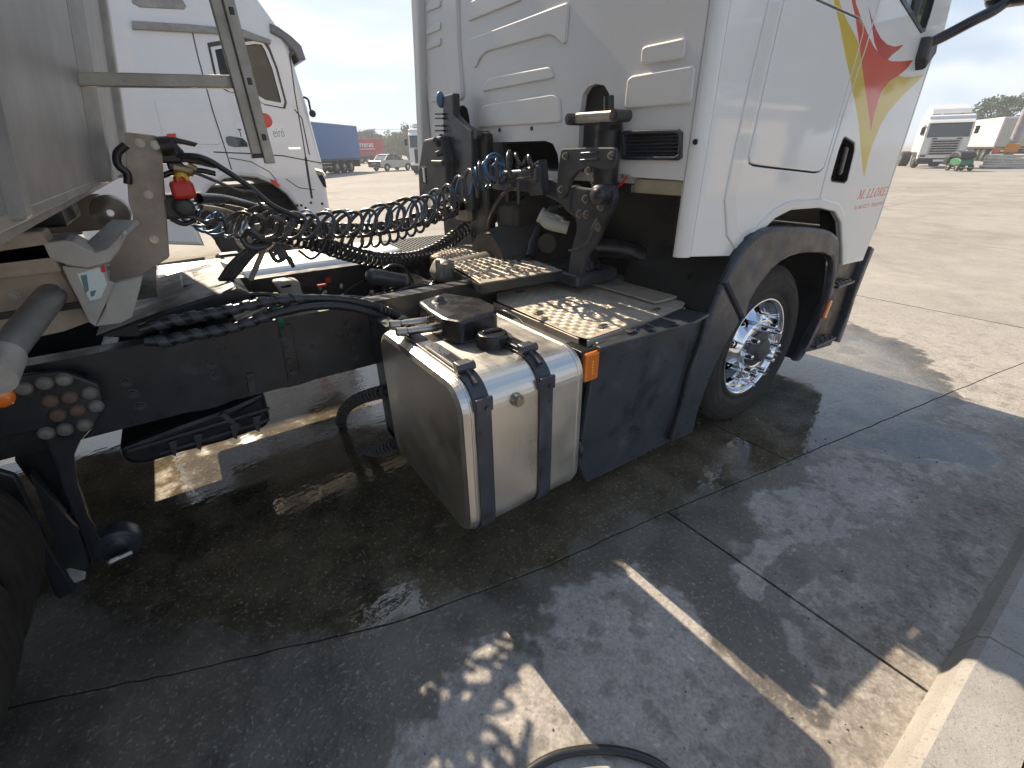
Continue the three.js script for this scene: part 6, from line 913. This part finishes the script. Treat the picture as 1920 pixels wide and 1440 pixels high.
// ---------------------------------------------------------------- trees: trunk, limbs, crown of leaf clumps
function tree(name, label, p, h, w, seed, col, { n = 5200, trunk = 0.35, leaf = 0.16, group, low = 0.28 } = {}) {
  const o = thing(name, label, 'tree', [p.x, 0, p.z], group), r = rng(seed);
  const limbs = [rod(V(0, 0, 0), V(0.1, h * 0.45, 0), trunk, trunk * 0.6, 12)], tips = [];
  for (let i = 0; i < 12; i++) { const a = r() * 6.28, y0 = h * (0.25 + 0.25 * r()), L = w * (0.22 + 0.22 * r()), q = V(Math.cos(a) * L, y0 + h * (0.12 + 0.38 * r()), Math.sin(a) * L); limbs.push(rod(V(0.06, y0, 0), q, trunk * 0.4, trunk * 0.1, 8)); tips.push(q); }
  mesh('trunk', limbs, std([0.10, 0.075, 0.05], 0.9, 0, { map: T.grime }), o);
  const cl = tips.map(q => ({ c: q, s: w * (0.13 + 0.10 * r()) }));
  for (let i = 0; i < 26; i++) { const a = r() * 6.28, e = Math.sqrt(r()), y = h * (low + (0.97 - low) * r()), k = Math.sin(Math.PI * clamp((y / h - low * 0.6) / (1.06 - low * 0.6))); cl.push({ c: V(Math.cos(a) * e * w * 0.45 * k, y, Math.sin(a) * e * w * 0.45 * k), s: w * (0.07 + 0.09 * r()) }); }
  const P = [], N = [], C = [], I = [];
  for (let i = 0; i < n; i++) {
    const b = cl[Math.floor(r() * cl.length)], d = V(r() - 0.5, r() - 0.5, r() - 0.5).normalize(), R = b.s * Math.pow(r(), 0.4), c = b.c.clone().add(V(d.x * R, d.y * R * 0.8, d.z * R));
    const u = V(r() - 0.5, r() - 0.5, r() - 0.5).normalize(), v = new THREE.Vector3().crossVectors(u, V(r() - 0.5, r() - 0.5, r() - 0.5)).normalize(), s = leaf * (0.6 + 0.9 * r()), nn = new THREE.Vector3().crossVectors(u, v);
    const k = P.length / 3, t = 0.75 + 0.5 * r();
    for (const [a, e] of [[-1, 0], [0, -0.55], [1, 0], [0, 0.55]]) { P.push(c.x + u.x * a * s + v.x * e * s, c.y + u.y * a * s + v.y * e * s, c.z + u.z * a * s + v.z * e * s); N.push(nn.x, nn.y, nn.z); C.push(col[0] * t * (0.9 + 0.3 * r()), col[1] * t, col[2] * t); }
    I.push(k, k + 1, k + 2, k, k + 2, k + 3);
  }
  const g = new THREE.BufferGeometry(); g.setAttribute('position', new THREE.Float32BufferAttribute(P, 3)); g.setAttribute('normal', new THREE.Float32BufferAttribute(N, 3)); g.setAttribute('color', new THREE.Float32BufferAttribute(C, 3)); g.setIndex(I);
  const m = new THREE.Mesh(g, new THREE.MeshPhysicalMaterial({ color: 0xffffff, vertexColors: true, roughness: 0.8, transmission: 0.3, thickness: 0, side: THREE.DoubleSide })); m.name = 'crown'; m.castShadow = m.receiveShadow = true; o.add(m);
  return o;
}
tree('tree', 'round green tree rising behind the cream trailer at right', ground2(1842, 62), 6.9, 6.6, 31, [0.055, 0.095, 0.035], { n: 7000, leaf: 0.17, low: 0.2 });
tree('tree', 'small dark tree top just behind the slotted-grille tractor roof', ground2(1786, 90), 7.2, 4.0, 77, [0.045, 0.075, 0.045], { n: 2500, leaf: 0.2 });
[[694, 118, 6.6, 8, 0], [716, 122, 5.6, 8, 1], [735, 112, 5.0, 6, 2], [752, 108, 5.6, 6, 3], [768, 105, 6.6, 6, 4], [788, 115, 6.8, 8, 5], [672, 120, 6.4, 8, 6]].forEach(([u, t, h, w, i]) =>
  tree('tree', ['dark green tree top above the red trailer', 'dull green tree between the red trailer and the saloon car', 'low yellowish tree right behind the saloon car roof', 'bright yellow-green tree beyond the bonnet of the saloon car', 'taller light green tree next to the half-hidden lorry', 'dark tree mostly hidden behind the half-hidden lorry', 'tree peeping over the end of the blue trailer'][i], ground2(u, t), h, w, 40 + i, [[0.06, 0.09, 0.045], [0.055, 0.085, 0.045], [0.14, 0.15, 0.04], [0.13, 0.16, 0.04], [0.09, 0.13, 0.04], [0.05, 0.08, 0.04], [0.06, 0.09, 0.045]][i], { n: 2600, leaf: 0.26, low: 0.08 }));
{
  const A = ground2(560, 95), B = ground2(900, 95); A.y = 6.1; B.y = 6.1; const mid = A.clone().lerp(B, 0.5); mid.y = 5.8;
  tag(mesh('overhead_wire', hose([A, mid, B], 0.025, 30, 6), M.dark), 'thin overhead wire crossing the pale sky above the red trailer', 'wire');
}
// ---------------------------------------------------------------- what the glossy cab side mirrors, on the other side of the road
tree('tree', 'broad dark tree mirrored in the white locker flap of the cab', V(24, 0, 9.5), 8.5, 8.5, 91, [0.05, 0.085, 0.035], { n: 6000, leaf: 0.24, low: 0.3 });
{
  const o = thing('kiosk', 'low beige kiosk mirrored in the lower part of the cab side', 'kiosk', [17, 0, 7.5]);
  mesh('wall', [span(-2.2, 2.2, 0, 2.6, 0, 0.2), span(-2.2, -2.0, 0, 2.6, 0.2, 3), span(2.0, 2.2, 0, 2.6, 0.2, 3), span(-2.0, 2.0, 0, 2.6, 2.8, 3)], M.beige, o); mesh('roof', span(-2.5, 2.5, 2.6, 2.75, -0.4, 3.3, 0.02), M.palePaint, o);
  const w = mesh('window', span(-1.2, 0.4, 1.0, 2.0, -0.03, 0.0), M.whiteLens, o); mesh('pane', span(-1.1, 0.3, 1.1, 1.9, -0.035, -0.031), M.glassDark, w);
}

// every thing sits in a group at its own base
for (const [o, b] of [[truck, [1.9, 0, -2.4]], [trailer, [-1.6, 0, -2.2]]]) { o.position.set(...b); for (const c of o.children) c.position.sub(V(...b)); }
sun.target.updateMatrixWorld();
renderer.render(scene, camera);
